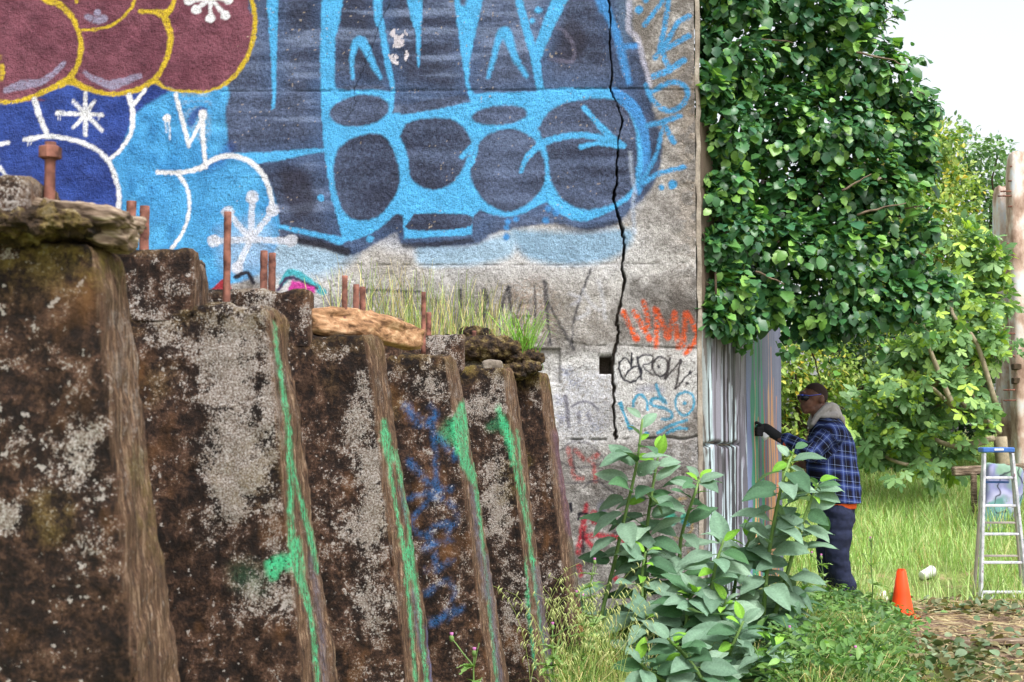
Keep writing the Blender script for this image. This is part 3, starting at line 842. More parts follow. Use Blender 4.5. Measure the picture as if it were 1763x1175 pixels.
# ------------------------------------------------------------------ the streak-painted wall that runs back from its end
PA, PB, PC = P(1212, 757, YW + .05)[:2], P(1286, 757, 10.9)[:2], P(1346, 757, 12.3)[:2]
def build_side_wall():
    root = thing('mural_wall', 'narrow wall with vertical white, grey, green and orange paint streaks behind the tall plant', 'wall', (PA[0], PA[1], 0))
    kk = NT('streak_paint')
    c = kk.attr('paint').outputs['Color']
    f = kk.noise(120, 3)
    kk.base(kk.mix(1.0, c, kk.ramp(f, [(.3, .85), (.7, 1.1)]), 'MULTIPLY'))
    kk.rough(.6); kk.bump(f, .35, .006)
    def panel(name, A, B, z1, fn, seed):
        A, B = np.array(A), np.array(B)
        L = np.linalg.norm(B - A)
        us = np.linspace(0, L, int(L / .0085)); zs = np.concatenate([np.arange(-.1, 2.3, .017), np.arange(2.3, z1, .06)])
        U, Z = np.meshgrid(us, zs)
        u, z = U.ravel(), Z.ravel()
        rgb, dep = fn(u / L, u, z, seed)
        t = (B - A) / L
        nrm = np.array([t[1], -t[0]])
        V = np.stack([A[0] + t[0] * u + nrm[0] * dep, A[1] + t[1] * u + nrm[1] * dep, z], 1)
        i = np.arange(len(us) * len(zs)).reshape(len(zs), len(us))
        F = np.stack([i[:-1, :-1].ravel(), i[:-1, 1:].ravel(), i[1:, 1:].ravel(), i[1:, :-1].ravel()], 1)
        link(name, mesh_np(name, V, F, {'paint': np.clip(rgb, 0, 1)}), kk.m, root)
    def white_streaks(s, u, z, seed):
        wob = (fbm(np.stack([u * 9, 0 * u, z * 1.1], 1), 3, seed) - .5) * .16
        q = np.stack([(s + wob * .8) * 13, 0 * u, z * .6], 1)
        a = vnoise(q, seed + 1)
        b = vnoise(np.stack([(s + wob) * 36, 0 * u, z * 1.1], 1), seed + 2)
        n_ = fbm(np.stack([u * 6, 0 * u, z * 3], 1), 3, seed + 8)
        rgb = np.tile(srgb(134, 132, 144), (len(u), 1))
        def put(mask, c): rgb[:] = rgb * (1 - mask[:, None]) + c * mask[:, None]
        put(sstep(a, .40, .46), srgb(166, 178, 188)); put(sstep(a, .60, .64), srgb(186, 204, 210)); put(sstep(fbm(np.stack([(s + wob * 1.5) * 40, 0 * u, z * 2.6], 1), 3, seed + 7), .57, .61) * .9, srgb(62, 57, 60))
        put(sstep(b, .56, .60) * .95, srgb(46, 42, 46)); put(sstep(b, .20, .14) * 0 + sstep(-b, -.24, -.18), srgb(104, 100, 108))
        put(sstep(s, .72, .9) * .3, srgb(150, 148, 164))
        put(sstep(-s, -.12, -.02) * .7, srgb(92, 82, 72))
        zc = P(1250, 765, 10.3)[2] + (fbm(np.stack([u * 8, 0 * u, 0 * u], 1), 3, seed + 5) - .5) * .06 - u * .012
        cr = np.clip(1.4 - np.abs(z - zc) / .012, 0, 1) * sstep(-s, -.85, -.75)
        rgb *= (1 - .6 * cr)[:, None]
        old = sstep(z + (n_ - .5) * .3, 2.22, 2.36)  # upper part toned dark brown, painting in the shadow and post behind the leaves
        rgb[:] = rgb * (1 - old[:, None]) + srgb(84, 72, 62) * (.7 + .6 * n_[:, None]) * old[:, None]
        dep = (fbm(np.stack([u * 26, 0 * u, z * 1.2], 1), 4, seed + 3) - .5) * .014 - cr * .05 + sstep(s, .05, .0) * -.02
        return rgb, dep
    def colour_streaks(s, u, z, seed):
        rgb = np.tile(srgb(120, 124, 150), (len(u), 1))
        n = vnoise(np.stack([s * 3, 0 * u, z * 2], 1), seed)[:, None]
        rgb = rgb * (.85 + .3 * n)
        def put(mask, c, a=1.0): rgb[:] = rgb * (1 - a * mask[:, None]) + c * (a * mask[:, None])
        for k_, (s0, w, z0, z1, c) in enumerate(((.05, .10, .2, 2.7, (120, 132, 170)), (.16, .07, .0, 2.3, (60, 140, 110)), (.26, .05, .2, 2.5, (72, 160, 122)), (.33, .03, .3, 2.6, (60, 120, 100)), (.42, .05, .1, 2.15, (70, 168, 130)), (.47, .025, .4, 1.75, (210, 120, 70)),
                                                  (.22, .025, .5, 1.8, (226, 170, 120)), (.29, .03, -.3, 1.5, (222, 160, 112)), (.62, .035, -.2, 2.25, (226, 180, 140)), (.70, .05, -.4, 2.1, (224, 164, 116)), (.77, .03, -.2, 1.85, (228, 170, 124)), (.84, .03, -.2, 1.7, (222, 150, 100)), (.55, .02, .0, 1.6, (206, 96, 60)))):
            wob = (vnoise(np.stack([0 * u + k_, 0 * u, z * 3.5], 1), seed + 9) - .5) * .035
            wz = w * (.55 + .7 * vnoise(np.stack([0 * u + k_, 0 * u + 3, z * 6], 1), seed + 4)) * np.clip((z1 - z) / .7, .25, 1)
            put(np.clip(.5 - (np.abs(s - s0 - wob) - wz * .8) / .012, 0, 1) * ((z > z0) & (z < z1)), srgb(*c), .9)
        put(sstep(s, .9, 1.0), srgb(92, 96, 118), .6)
        dep = (fbm(np.stack([u * 20, 0 * u, z * 3], 1), 3, seed + 3) - .5) * .012
        return rgb, dep
    panel('streaked_panel', PA, PB, 3.6, white_streaks, 101)
    panel('coloured_panel', PB, PC, 3.0, colour_streaks, 121)
    # thickness behind the two panels
    for nm, A, B, z1, w in (('panel_body', PA, PB, 3.58, .30), ('panel_body', PB, PC, 2.98, .22)):
        t = (B - A) / np.linalg.norm(B - A); nr = np.array([-t[1], t[0]])
        q = [A + nr * .04, B + nr * .04 - t * .004, B + nr * (.04 + w) - t * .004, A + nr * (.04 + w)]
        V = np.array([(x, y, z) for z in (-.6, z1) for x, y in q])
        F = np.array([(0, 1, 5, 4), (1, 2, 6, 5), (2, 3, 7, 6), (3, 0, 4, 7), (4, 5, 6, 7)])
        MB().add(V, F).build(nm, M['worn_concrete'], root, False)
build_side_wall()
# ------------------------------------------------------------------ the row of leaning concrete buttresses
def buttress_material():
    k = NT('stained_concrete')
    v = k.coord()
    big, mid, fine = k.noise(4.2, 8, .68), k.noise(19, 9, .74, dist=.2), k.noise(105, 6, .72)
    pale = k.attr('pale').outputs['Fac']
    s = k.math('ADD', k.math('MULTIPLY', big, .5), k.math('MULTIPLY', mid, .5))
    vf = k.noise(190, 3, .6)
    s = k.math('ADD', s, k.math('MULTIPLY', k.math('SUBTRACT', fine, .5), .26))
    s = k.math('ADD', s, k.math('MULTIPLY', k.math('SUBTRACT', vf, .5), .22))
    s = k.math('ADD', s, k.math('MULTIPLY', pale, .175))
    brown = k.ramp(k.math('ADD', k.math('MULTIPLY', mid, .7), k.math('MULTIPLY', fine, .3)), [(.42, srgb(27, 20, 18)), (.49, srgb(52, 37, 30)), (.54, srgb(86, 62, 49)), (.60, srgb(116, 88, 70))])
    brown = k.mix(1.0, brown, k.ramp(big, [(.40, .42), (.50, .80), (.60, 1.08)]), 'MULTIPLY')
    wash = k.ramp(s, [(.535, 0.0), (.565, .75), (.60, 1.0)])
    crust = k.ramp(vf, [(.36, srgb(96, 82, 73)), (.5, srgb(134, 123, 115)), (.66, srgb(176, 172, 169))])
    stain = k.mix(wash, brown, crust)
    speck = k.ramp(k.math('ADD', k.math('MULTIPLY', k.noise(48, 4, .6), .75), k.math('MULTIPLY', big, .25)), [(.605, 0.0), (.63, .85)])
    stain = k.mix(speck, stain, srgb(170, 163, 158))
    rustn = k.noise(6.5, 4, .6, vec=k.coord((1, 1, .6)))
    stain = k.mix(k.math('MULTIPLY', k.ramp(rustn, [(.58, 0.0), (.72, .6)]), k.math('SUBTRACT', 1.0, pale, True)), stain, srgb(112, 76, 44))
    # edge: grain of the shutter boards, running up and down
    gr = k.noise(1.0, 6, .7, vec=k.coord((240, 240, 5.0)), dist=.3)
    gr2 = k.noise(1.0, 5, .7, vec=k.coord((85, 85, 2.2)), dist=.2)
    board = k.ramp(k.math('ADD', k.math('MULTIPLY', gr, .4), k.math('MULTIPLY', gr2, .6)), [(.40, srgb(36, 26, 22)), (.48, srgb(82, 60, 46)), (.54, srgb(112, 86, 66)), (.60, srgb(160, 136, 114))])
    edge = k.attr('edge').outputs['Fac']
    board = k.mix(k.ramp(mid, [(.44, 0.0), (.62, .55)]), board, stain)
    c = k.mix(edge, stain, board)
    moss = k.attr('moss').outputs['Fac']
    mo = k.ramp(fine, [(.3, srgb(58, 46, 20)), (.7, srgb(126, 112, 44))])
    c = k.mix(k.math('MULTIPLY', moss, k.ramp(mid, [(.44, 0.0), (.58, .9)])), c, mo)
    pt = k.attr('paint')
    brk = k.mix(edge, k.math('ADD', fine, .06), k.math('ADD', k.math('MULTIPLY', gr, .75), k.math('MULTIPLY', fine, .25)))
    al = k.math('MULTIPLY', pt.outputs['Alpha'], k.ramp(brk, [(.45, .0), (.53, .92)]))
    c = k.mix(al, c, k.mix(1.0, pt.outputs['Color'], k.ramp(k.math('ADD', k.math('MULTIPLY', fine, .5), k.math('MULTIPLY', gr, .5)), [(.40, .50), (.50, .85), (.62, 1.05)]), 'MULTIPLY'))
    k.base(c)
    k.rough(.92)
    h = k.math('ADD', k.math('MULTIPLY', fine, .8), k.math('ADD', k.math('MULTIPLY', mid, 2.0), k.math('MULTIPLY', k.math('MULTIPLY', gr2, edge), .8)))
    k.bump(h, .75, .012)
    return k.m
M['buttress'] = buttress_material()

# front corner (top, bottom) and rear corner (top, bottom) of the sloping edge, at photograph pixels
SLABS = [  # Y, front corner, rear corner, top row, left end
    (2.80, ((166, 440), (236, 1175)), ((212, 440), (316, 1175))),
    (3.94, ((458, 540), (524, 1175)), ((490, 540), (584, 1175))),
    (5.08, ((632, 590), (704, 1175)), ((661, 590), (748, 1175))),
    (6.20, ((768, 615), (845, 1175)), ((789, 615), (874, 1175))),
    (7.32, ((868, 645), (928, 1175)), ((886, 645), (956, 1175))),
    (8.48, ((929, 645), (986, 1100)), ((946, 645), (1008, 1100))),
]
ZTOP = EYE + .37
THICK = .25

def lerpX(p0, p1, Y):
    a, b = P(p0[0], p0[1], Y), P(p1[0], p1[1], Y)
    return lambda z: a[0] + (b[0] - a[0]) * (z - a[2]) / (b[2] - a[2])

def sleeve(X0, Xf, Xb, Y0, Y1, z0, z1, step, seed, rnd=.03, amp=.016, left_open=False):
    """closed block with rounded top: cross-section X0..Xf (front) / Xb (rear), from Y0 to Y1"""
    zs = list(np.arange(z0, z1 - rnd, step * 1.2)) + [z1 - rnd]
    rows = [(z, 0.0, 0.0) for z in zs]
    for t in (.4, .75, 1.0):
        rows.append((z1 - rnd + rnd * math.sin(t * math.pi / 2), rnd * (1 - math.cos(t * math.pi / 2)), 0.0))
    for t in (.2, .45, .7, 1.0):
        rows.append((z1 + .004 * t, rnd, t))
    L = Xf(z1) - X0
    nF = max(6, int(L / step)); nE = max(6, int((Y1 - Y0) / step)); nB = max(5, int(L / .08))
    V, edge = [], []
    cr = .012
    for z, ins, t in rows:
        xf, xb = Xf(min(z, z1)) - ins, Xb(min(z, z1)) - ins
        ya, yb, xl = Y0 + ins, Y1 - ins, X0 + ins
        ym = (ya + yb) / 2
        ring = [(xl + (xf - cr - xl) * s, ya, 0) for s in np.linspace(0, 1, nF)]
        for a in (.35, .7): ring.append((xf - cr + cr * math.sin(a * math.pi / 2), ya + cr * (1 - math.cos(a * math.pi / 2)), .5))
        ring += [(xf + (xb - xf) * s, ya + cr + (yb - ya - 2 * cr) * s, 1) for s in np.linspace(0, 1, nE)]
        ring += [(xb - cr * .5, yb - cr * .4, .7)]
        ring += [(xb - cr + (xl - xb + cr) * s, yb, 0) for s in np.linspace(0, 1, nB)]
        for x, y, e in ring:
            x2 = min(max(x, xl + .02), min(xf, xb) - min(ym - ya, .1))
            V.append((x + (x2 - x) * t, y + (ym - y) * t, z)); edge.append(e * (1 - t) if ins < rnd * .9 else 0)
    n = len(ring); m = len(rows)
    V = np.array(V); edge = np.array(edge)
    i = np.arange(n * m).reshape(m, n)
    j = np.roll(i, -1, 1)
    F = np.stack([i[:-1].ravel(), j[:-1].ravel(), j[1:].ravel(), i[1:].ravel()], 1)
    F = np.concatenate([F[:, [0, 1, 2]], F[:, [0, 2, 3]]])
    N = vnormals(V, F)
    q = V + seed * 7.7
    d = (fbm(q * 6, 4, seed) - .5) * amp * 1.6 + (fbm(q * 28, 3, seed + 3) - .5) * amp * .9
    d += edge * ((fbm(q * np.array([60, 60, 2.5]), 4, seed + 5) - .5) * .008 + (fbm(q * np.array([12, 12, 9]), 3, seed + 6) - .5) * .014)
    top = sstep(V[:, 2], z1 - .12, z1)
    d += top * (fbm(q * 11, 3, seed + 8) - .55) * .05
    chips = sstep(fbm(q * 7, 3, seed + 9), .58, .7) * np.clip(1 - np.abs(edge - .5) * 2, 0, 1)
    d -= chips * .02
    V = V + N * d[:, None]
    return V, F, edge

def cyl_rod(base, h, r, mat, parent, nut=None, name='anchor_rod', lean=0.0):
    pts = [(base[0] + lean * t * h, base[1], base[2] + h * t) for t in np.linspace(0, 1, 10)]
    rr = r * (1 + .06 * np.sin(np.arange(10) * 2.1 + base[0] * 50))
    lean = .035 * math.sin(base[0] * 91 + base[2] * 40)
    V, F = tube(pts, rr, 14)
    o = MB().add(V, F).build(name, mat, parent)
    return o

GREEN, GREY_B, PURP = srgb(74, 194, 138), srgb(98, 102, 124), srgb(118, 88, 118)
def slab_paint(n, V, edge):
    px, py = proj(V)
    rgb = np.tile(GREEN, (len(V), 1))
    p = Paint(px, py, rgb, jit=2.2, over=True)
    g = dict(soft=3.5, curve=True, a=.92)
    if n == 1:
        for pts, w in (([(472, 555), (478, 610), (487, 670), (497, 740), (500, 800)], [4, 7, 9, 10, 11]), ([(498, 790), (500, 860), (502, 920), (506, 975)], [9, 10, 12, 16]), ([(503, 800), (520, 870), (536, 930), (546, 985)], [7, 8, 10, 6]), ([(505, 965), (520, 1005), (532, 1050), (540, 1100), (548, 1180)], [20, 14, 10, 9, 9]), ([(512, 930), (524, 980)], [9, 6])):
            p.stroke(pts, w, GREEN, **g)
        p.stroke([(468, 975), (486, 970), (508, 965)], [26, 30, 22], GREEN, soft=9)
        p.dot(470, 990, 9, GREEN, soft=8)
        p.stroke([(420, 990), (440, 1000)], 40, srgb(50, 110, 80), soft=40, a=.35)
        for pts in ([(535, 960), (550, 1060), (560, 1180)],): p.stroke(pts, 10, GREY_B, soft=8, a=.6)
    elif n == 2:
        for pts, w in (([(660, 728), (666, 760), (672, 790)], [10, 16, 14]), ([(668, 785), (678, 850), (690, 920), (700, 960)], [5, 6, 7, 10]), ([(682, 780), (694, 850), (706, 930), (708, 960)], [6, 7, 8, 10]), ([(702, 950), (706, 990)], 18), ([(700, 1000), (708, 1080), (716, 1180)], 6), ([(714, 990), (724, 1080), (736, 1180)], [8, 7, 6])):
            p.stroke(pts, w, GREEN, **g)
        p.stroke([(690, 840), (700, 900)], 8, GREY_B, soft=5, a=.6); p.stroke([(712, 1020), (724, 1120)], 8, GREY_B, soft=5, a=.7); p.stroke([(735, 1080), (744, 1175)], 7, srgb(80, 100, 160), soft=4, a=.7)
    elif n == 3:
        for pts, w in (([(796, 698), (792, 740), (800, 790), (812, 820), (820, 840)], [12, 28, 18, 12, 6]), ([(808, 705), (815, 760), (819, 815)], [5, 4, 5]), ([(818, 835), (826, 900), (835, 970), (846, 1080), (857, 1180)], [8, 6, 5, 5, 5])):
            p.stroke(pts, w, GREEN, **g)
        p.stroke([(780, 735), (770, 750)], 26, GREEN, soft=16, a=.5)
        for pts in ([(812, 840), (824, 930), (838, 1030)], [(838, 960), (850, 1080), (862, 1175)]): p.stroke(pts, 9, GREY_B, soft=6, a=.75)
        B = srgb(44, 112, 178)
        for pts, w in (([(698, 700), (714, 720), (732, 732), (748, 715), (742, 703)], [12, 16, 14, 13, 10]), ([(746, 738), (749, 790), (752, 840)], [9, 7, 9]), ([(756, 752), (770, 770), (786, 792)], 9), ([(704, 795), (728, 822), (752, 842)], [12, 11, 12]), ([(698, 860), (735, 850), (776, 842)], [8, 9, 11]),
                       ([(742, 858), (770, 862), (786, 882), (782, 902), (768, 918)], 8), ([(732, 868), (714, 888), (714, 908), (728, 922), (742, 920)], 7), ([(770, 900), (748, 908), (736, 918), (744, 936), (750, 970)], 8), ([(728, 946), (750, 938), (776, 928)], [10, 10, 10]), ([(734, 985), (755, 980), (778, 965)], 8),
                       ([(735, 1022), (752, 1006), (772, 1002), (784, 1016), (776, 1040), (758, 1062)], [10, 8, 6, 6, 7, 7]), ([(744, 1072), (762, 1066), (796, 1048)], [14, 12, 8])):
            p.stroke(pts, w, B, soft=7, a=.62, rough=.34)
    elif n == 4:
        for pts, w in (([(858, 702), (866, 726), (876, 752), (884, 790), (896, 850), (908, 915), (916, 965)], [5, 12, 15, 9, 5, 5, 8]), ([(890, 740), (900, 830), (914, 920)], 3), ([(916, 960), (924, 1030), (936, 1110), (950, 1180)], [7, 5, 4, 3]), ([(905, 960), (912, 1060), (922, 1150)], 3)):
            p.stroke(pts, w, GREEN, **g)
        p.stroke([(922, 980), (934, 1060), (950, 1170)], 12, GREY_B, soft=7, a=.75)
        p.stroke([(845, 735), (868, 730)], 14, GREEN, soft=12, a=.35)
    elif n == 5:
        p.stroke([(955, 745), (968, 830), (982, 920)], 11, PURP, soft=8, a=.7); p.stroke([(982, 930), (996, 1020)], 9, srgb(120, 126, 116), soft=6, a=.6); p.stroke([(996, 1050), (1000, 1090)], 5, srgb(196, 150, 60), soft=4, a=.7)
    p.a *= 1.0
    return np.concatenate([p.rgb, p.a[:, None]], 1)

def pale_mask(n, V, seed):
    """pale lichen and rain-washed areas, each with its own place on the face"""
    px, py = proj(V)
    m = np.zeros(len(V))
    spots = {0: [(140, 780, 55, 100, .6), (200, 620, 30, 120, .5), (10, 890, 30, 26, 1.0), (60, 760, 70, 40, .3), (130, 950, 60, 100, .3), (170, 1140, 60, 50, .5), (30, 1130, 40, 60, .2)],
             1: [(400, 640, 70, 130, .8), (400, 790, 60, 120, 1.0), (360, 900, 60, 80, .5), (300, 560, 60, 70, .35), (420, 960, 50, 90, .4), (460, 700, 30, 300, .6), (340, 1060, 60, 60, .2)],
             2: [(590, 600, 50, 40, .5), (620, 690, 40, 110, .55), (640, 860, 35, 150, .6), (580, 780, 40, 50, .3), (660, 1060, 40, 90, .35), (560, 870, 40, 30, .3)],
             3: [(740, 660, 50, 35, .6), (800, 700, 30, 60, .5), (720, 900, 60, 80, .1), (800, 950, 30, 120, .4), (760, 1020, 40, 60, .3)],
             4: [(840, 700, 40, 70, .6), (860, 850, 30, 140, .6), (880, 1020, 30, 120, .5)],
             5: [(920, 680, 20, 50, .4), (930, 980, 40, 60, .45), (960, 840, 20, 60, .3)]}[n]
    for cx, cy, rx, ry, a in spots:
        m = np.maximum(m, a * np.exp(-((px - cx) / rx) ** 2 - ((py - cy) / ry) ** 2))
    return np.clip(m * 1.15 - .10 + (fbm(V * 5, 3, seed) - .5) * .7 * (m > .05), 0, 1) - .16

SLAB_LABELS = ['nearest and largest stained concrete buttress under the broken timber', 'second concrete buttress from the front with thick green paint streak and tall thin rod',
               'third concrete buttress from the front, pale wood log lying on its top', 'fourth concrete buttress with faded blue scrawl on its dark face',
               'fifth concrete buttress, green drips down its pale edge, chipped top', 'farthest and smallest concrete buttress touching the graffiti wall, mossy top']
def build_buttresses():
    for n, (Y, fc, rc) in enumerate(SLABS):
        Xf = lerpX(fc[0], fc[1], Y)
        Xb = lerpX(rc[0], rc[1], Y + THICK)
        xt = Xf(ZTOP)
        root = thing('concrete_buttress', SLAB_LABELS[n], 'buttress', (xt, Y + THICK / 2, 0), 'row of leaning concrete buttresses')
        step = .0035 * Y ** .75
        V, F, e = sleeve(xt - 1.5 - .1 * n, Xf, Xb, Y, Y + THICK, -.15, ZTOP + (.02, -.012, .002, -.012, -.012, .006)[n], step, 200 + n * 13, .022)
        px, py = proj(V)
        up = sstep(V[:, 2], ZTOP - .13, ZTOP) * .9 + .5 * sstep(fbm(V * 4, 2, 300 + n), .6, .7) * (V[:, 2] > 1.0)
        moss = up * (1.0, .55, .3, .5, .7, 1.0)[n]
        link('slab', mesh_np('slab', V, F, {'edge': e, 'moss': np.clip(moss, 0, 1), 'pale': pale_mask(n, V, 310 + n), 'paint': slab_paint(n, V, e)}), M['buttress'], root)
        # raised rear part of the top
        us = xt - .20 if n != 0 else P(42, 350, Y)[0]
        zt = ZTOP + .15 + (.0, .0, .003, .002, .0, -.02)[n]
        V, F, e = sleeve(xt - 1.45 - .1 * n, lambda z: us, lambda z: us - .005, Y + .006, Y + THICK - .006, ZTOP - .05, zt, step * 1.1, 260 + n * 11, .018, .012)
        e = e * .8
        mm = sstep(V[:, 2], zt - .03, zt) * .3
        link('upper_step', mesh_np('upper_step', V, F, {'edge': e, 'moss': mm, 'pale': (fbm(V * 6, 3, 320 + n) - .5) * .9, 'paint': np.zeros((len(V), 4))}), M['buttress'], root)
        s = FPX / Y
        spec = {0: [((83, 432), 245, .0112, .16)], 1: [((390, 520), 365, .0105, None)], 2: [((593, 574), 475, .0105, None)], 3: [((729, 592), 503, .0105, None)], 4: [], 5: [((905, 622), 584, .011, None)]}[n]
        for (bx, by), ty, r, nut in spec:
            b = P(bx, by, Y + .10); t_ = P(bx, ty, Y + .10)
            h = t_[2] - b[2]
            rod = cyl_rod((b[0], b[1], b[2] - .05), h + .05, r, M['rust'], root, None)
            if n in (0, 5):
                c = np.array([b[0], b[1], t_[2] - (.022 if n == 0 else .006)])
                V, F = tube([c - (0, 0, .013), c - (0, 0, .011), c + (0, 0, .011), c + (0, 0, .013)], [.020, .0235, .0235, .020], 6)
                link('nut', mesh_np('nut', V, F, smooth=False), M['rust'], rod)
        pair = {1: [(225, 425, 347), (248, 428, 355)], 2: [(454, 496, 432), (468, 498, 436)], 3: [(613, 545, 490), (624, 545, 494)], 4: [(738, 580, 538)], 5: [(816, 602, 570)]}.get(n, [])
        for q, (bx, by, ty) in enumerate(pair):
            Yr = Y + .09 + .06 * q
            b = P(bx, by, Yr); t_ = P(bx, ty, Yr)
            cyl_rod((b[0], b[1], zt - .03), t_[2] - zt + .03, .0138, M['rust'], root)
build_buttresses()

# ------------------------------------------------------------------ earth held by the buttresses
def terrace_edge(Y):
    return -.98 + (Y - 2.8) * .172
def terrace_z(X, Y):
    e = terrace_edge(Y) - X
    return (1.40 + .40 * sstep(Y, 5.5, 8.3)) * sstep(e, -.02, .30) + .06 * sstep(e, .3, 1.2)
def build_terrace():
    xs = np.concatenate([np.array([-30, -15, -9, -7]), np.arange(-6, .6, .05)]); ys = np.arange(2.96, YW - .01, .06)
    X, Y = np.meshgrid(xs, ys)
    x, y = X.ravel(), Y.ravel()
    q = np.stack([x, y, 0 * x], 1)
    z = terrace_z(x, y) + (fbm(q * 5, 4, 400) - .5) * .12 - .03
    ok = x < terrace_edge(y) + .12
    z = np.where(ok, z, -.4)
    V = np.stack([x, y, z], 1)
    i = np.arange(len(x)).reshape(len(ys), len(xs))
    F = np.stack([i[:-1, :-1].ravel(), i[:-1, 1:].ravel(), i[1:, 1:].ravel(), i[1:, :-1].ravel()], 1)
    k = NT('terrace_earth')
    f, g = k.noise(9, 6), k.noise(60, 4)
    c = k.ramp(f, [(.35, srgb(52, 42, 32)), (.5, srgb(92, 74, 54)), (.62, srgb(110, 98, 46)), (.75, srgb(140, 124, 74))])
    k.base(k.mix(1.0, c, k.ramp(g, [(.3, .7), (.7, 1.15)]), 'MULTIPLY'))
    k.bump(g, .9, .03)
    tag(link('terrace', mesh_np('terrace', V, F), k.m), 'raised earth terrace behind the buttresses', None, None, 'structure')
build_terrace()

# ------------------------------------------------------------------ wood and stones lying on the buttresses
def lumpy(c, r, rot, seed, amp, nu=60, nv=36, freq=(6, 6, 6), square=2.0):
    V, F = ellipsoid((0, 0, 0), (1, 1, 1), nu, nv)
    F = np.concatenate([F[:, [0, 1, 2]], F[:, [0, 2, 3]]])
    if square > 2:
        V = V / (np.abs(V) ** square).sum(1, keepdims=True) ** (1 / square)
    N = V / np.linalg.norm(V, axis=1)[:, None]
    V = V * np.asarray(r, float)
    d = (fbm(V * np.asarray(freq, float) * 5 + seed, 5, seed) - .5) * amp
    V = V + N * d[:, None]
    return V @ np.array(rot).T + np.asarray(c, float), F

def wood_mat(name, c0, c1, c2, axis=(3, 40, 40)):
    k = NT(name)
    g = k.noise(1.0, 6, .62, vec=k.coord(axis), dist=.3)
    f = k.noise(50, 4)
    k.base(k.mix(1.0, k.ramp(g, [(.34, c0), (.5, c1), (.66, c2)]), k.ramp(f, [(.3, .8), (.7, 1.1)]), 'MULTIPLY'))
    k.bump(k.math('ADD', g, k.math('MULTIPLY', f, .4)), .8, .012)
    return k.m
M['tan_wood'] = wood_mat('tan_driftwood', srgb(92, 66, 47), srgb(156, 118, 86), srgb(192, 158, 124))
M['rotten_wood'] = wood_mat('rotten_wood', srgb(52, 42, 36), srgb(116, 98, 82), srgb(172, 156, 136), (5, 30, 60))
kc = NT('crumbly_soil')
f_, g_ = kc.noise(14, 6, .7), kc.noise(70, 4)
kc.base(kc.mix(1.0, kc.ramp(f_, [(.38, srgb(28, 22, 19)), (.5, srgb(66, 51, 37)), (.58, srgb(108, 92, 54)), (.66, srgb(150, 136, 112))]), kc.ramp(g_, [(.3, .7), (.7, 1.15)]), 'MULTIPLY'))
kc.bump(kc.math('ADD', f_, g_), 1.0, .02)
M['crumb'] = kc.m

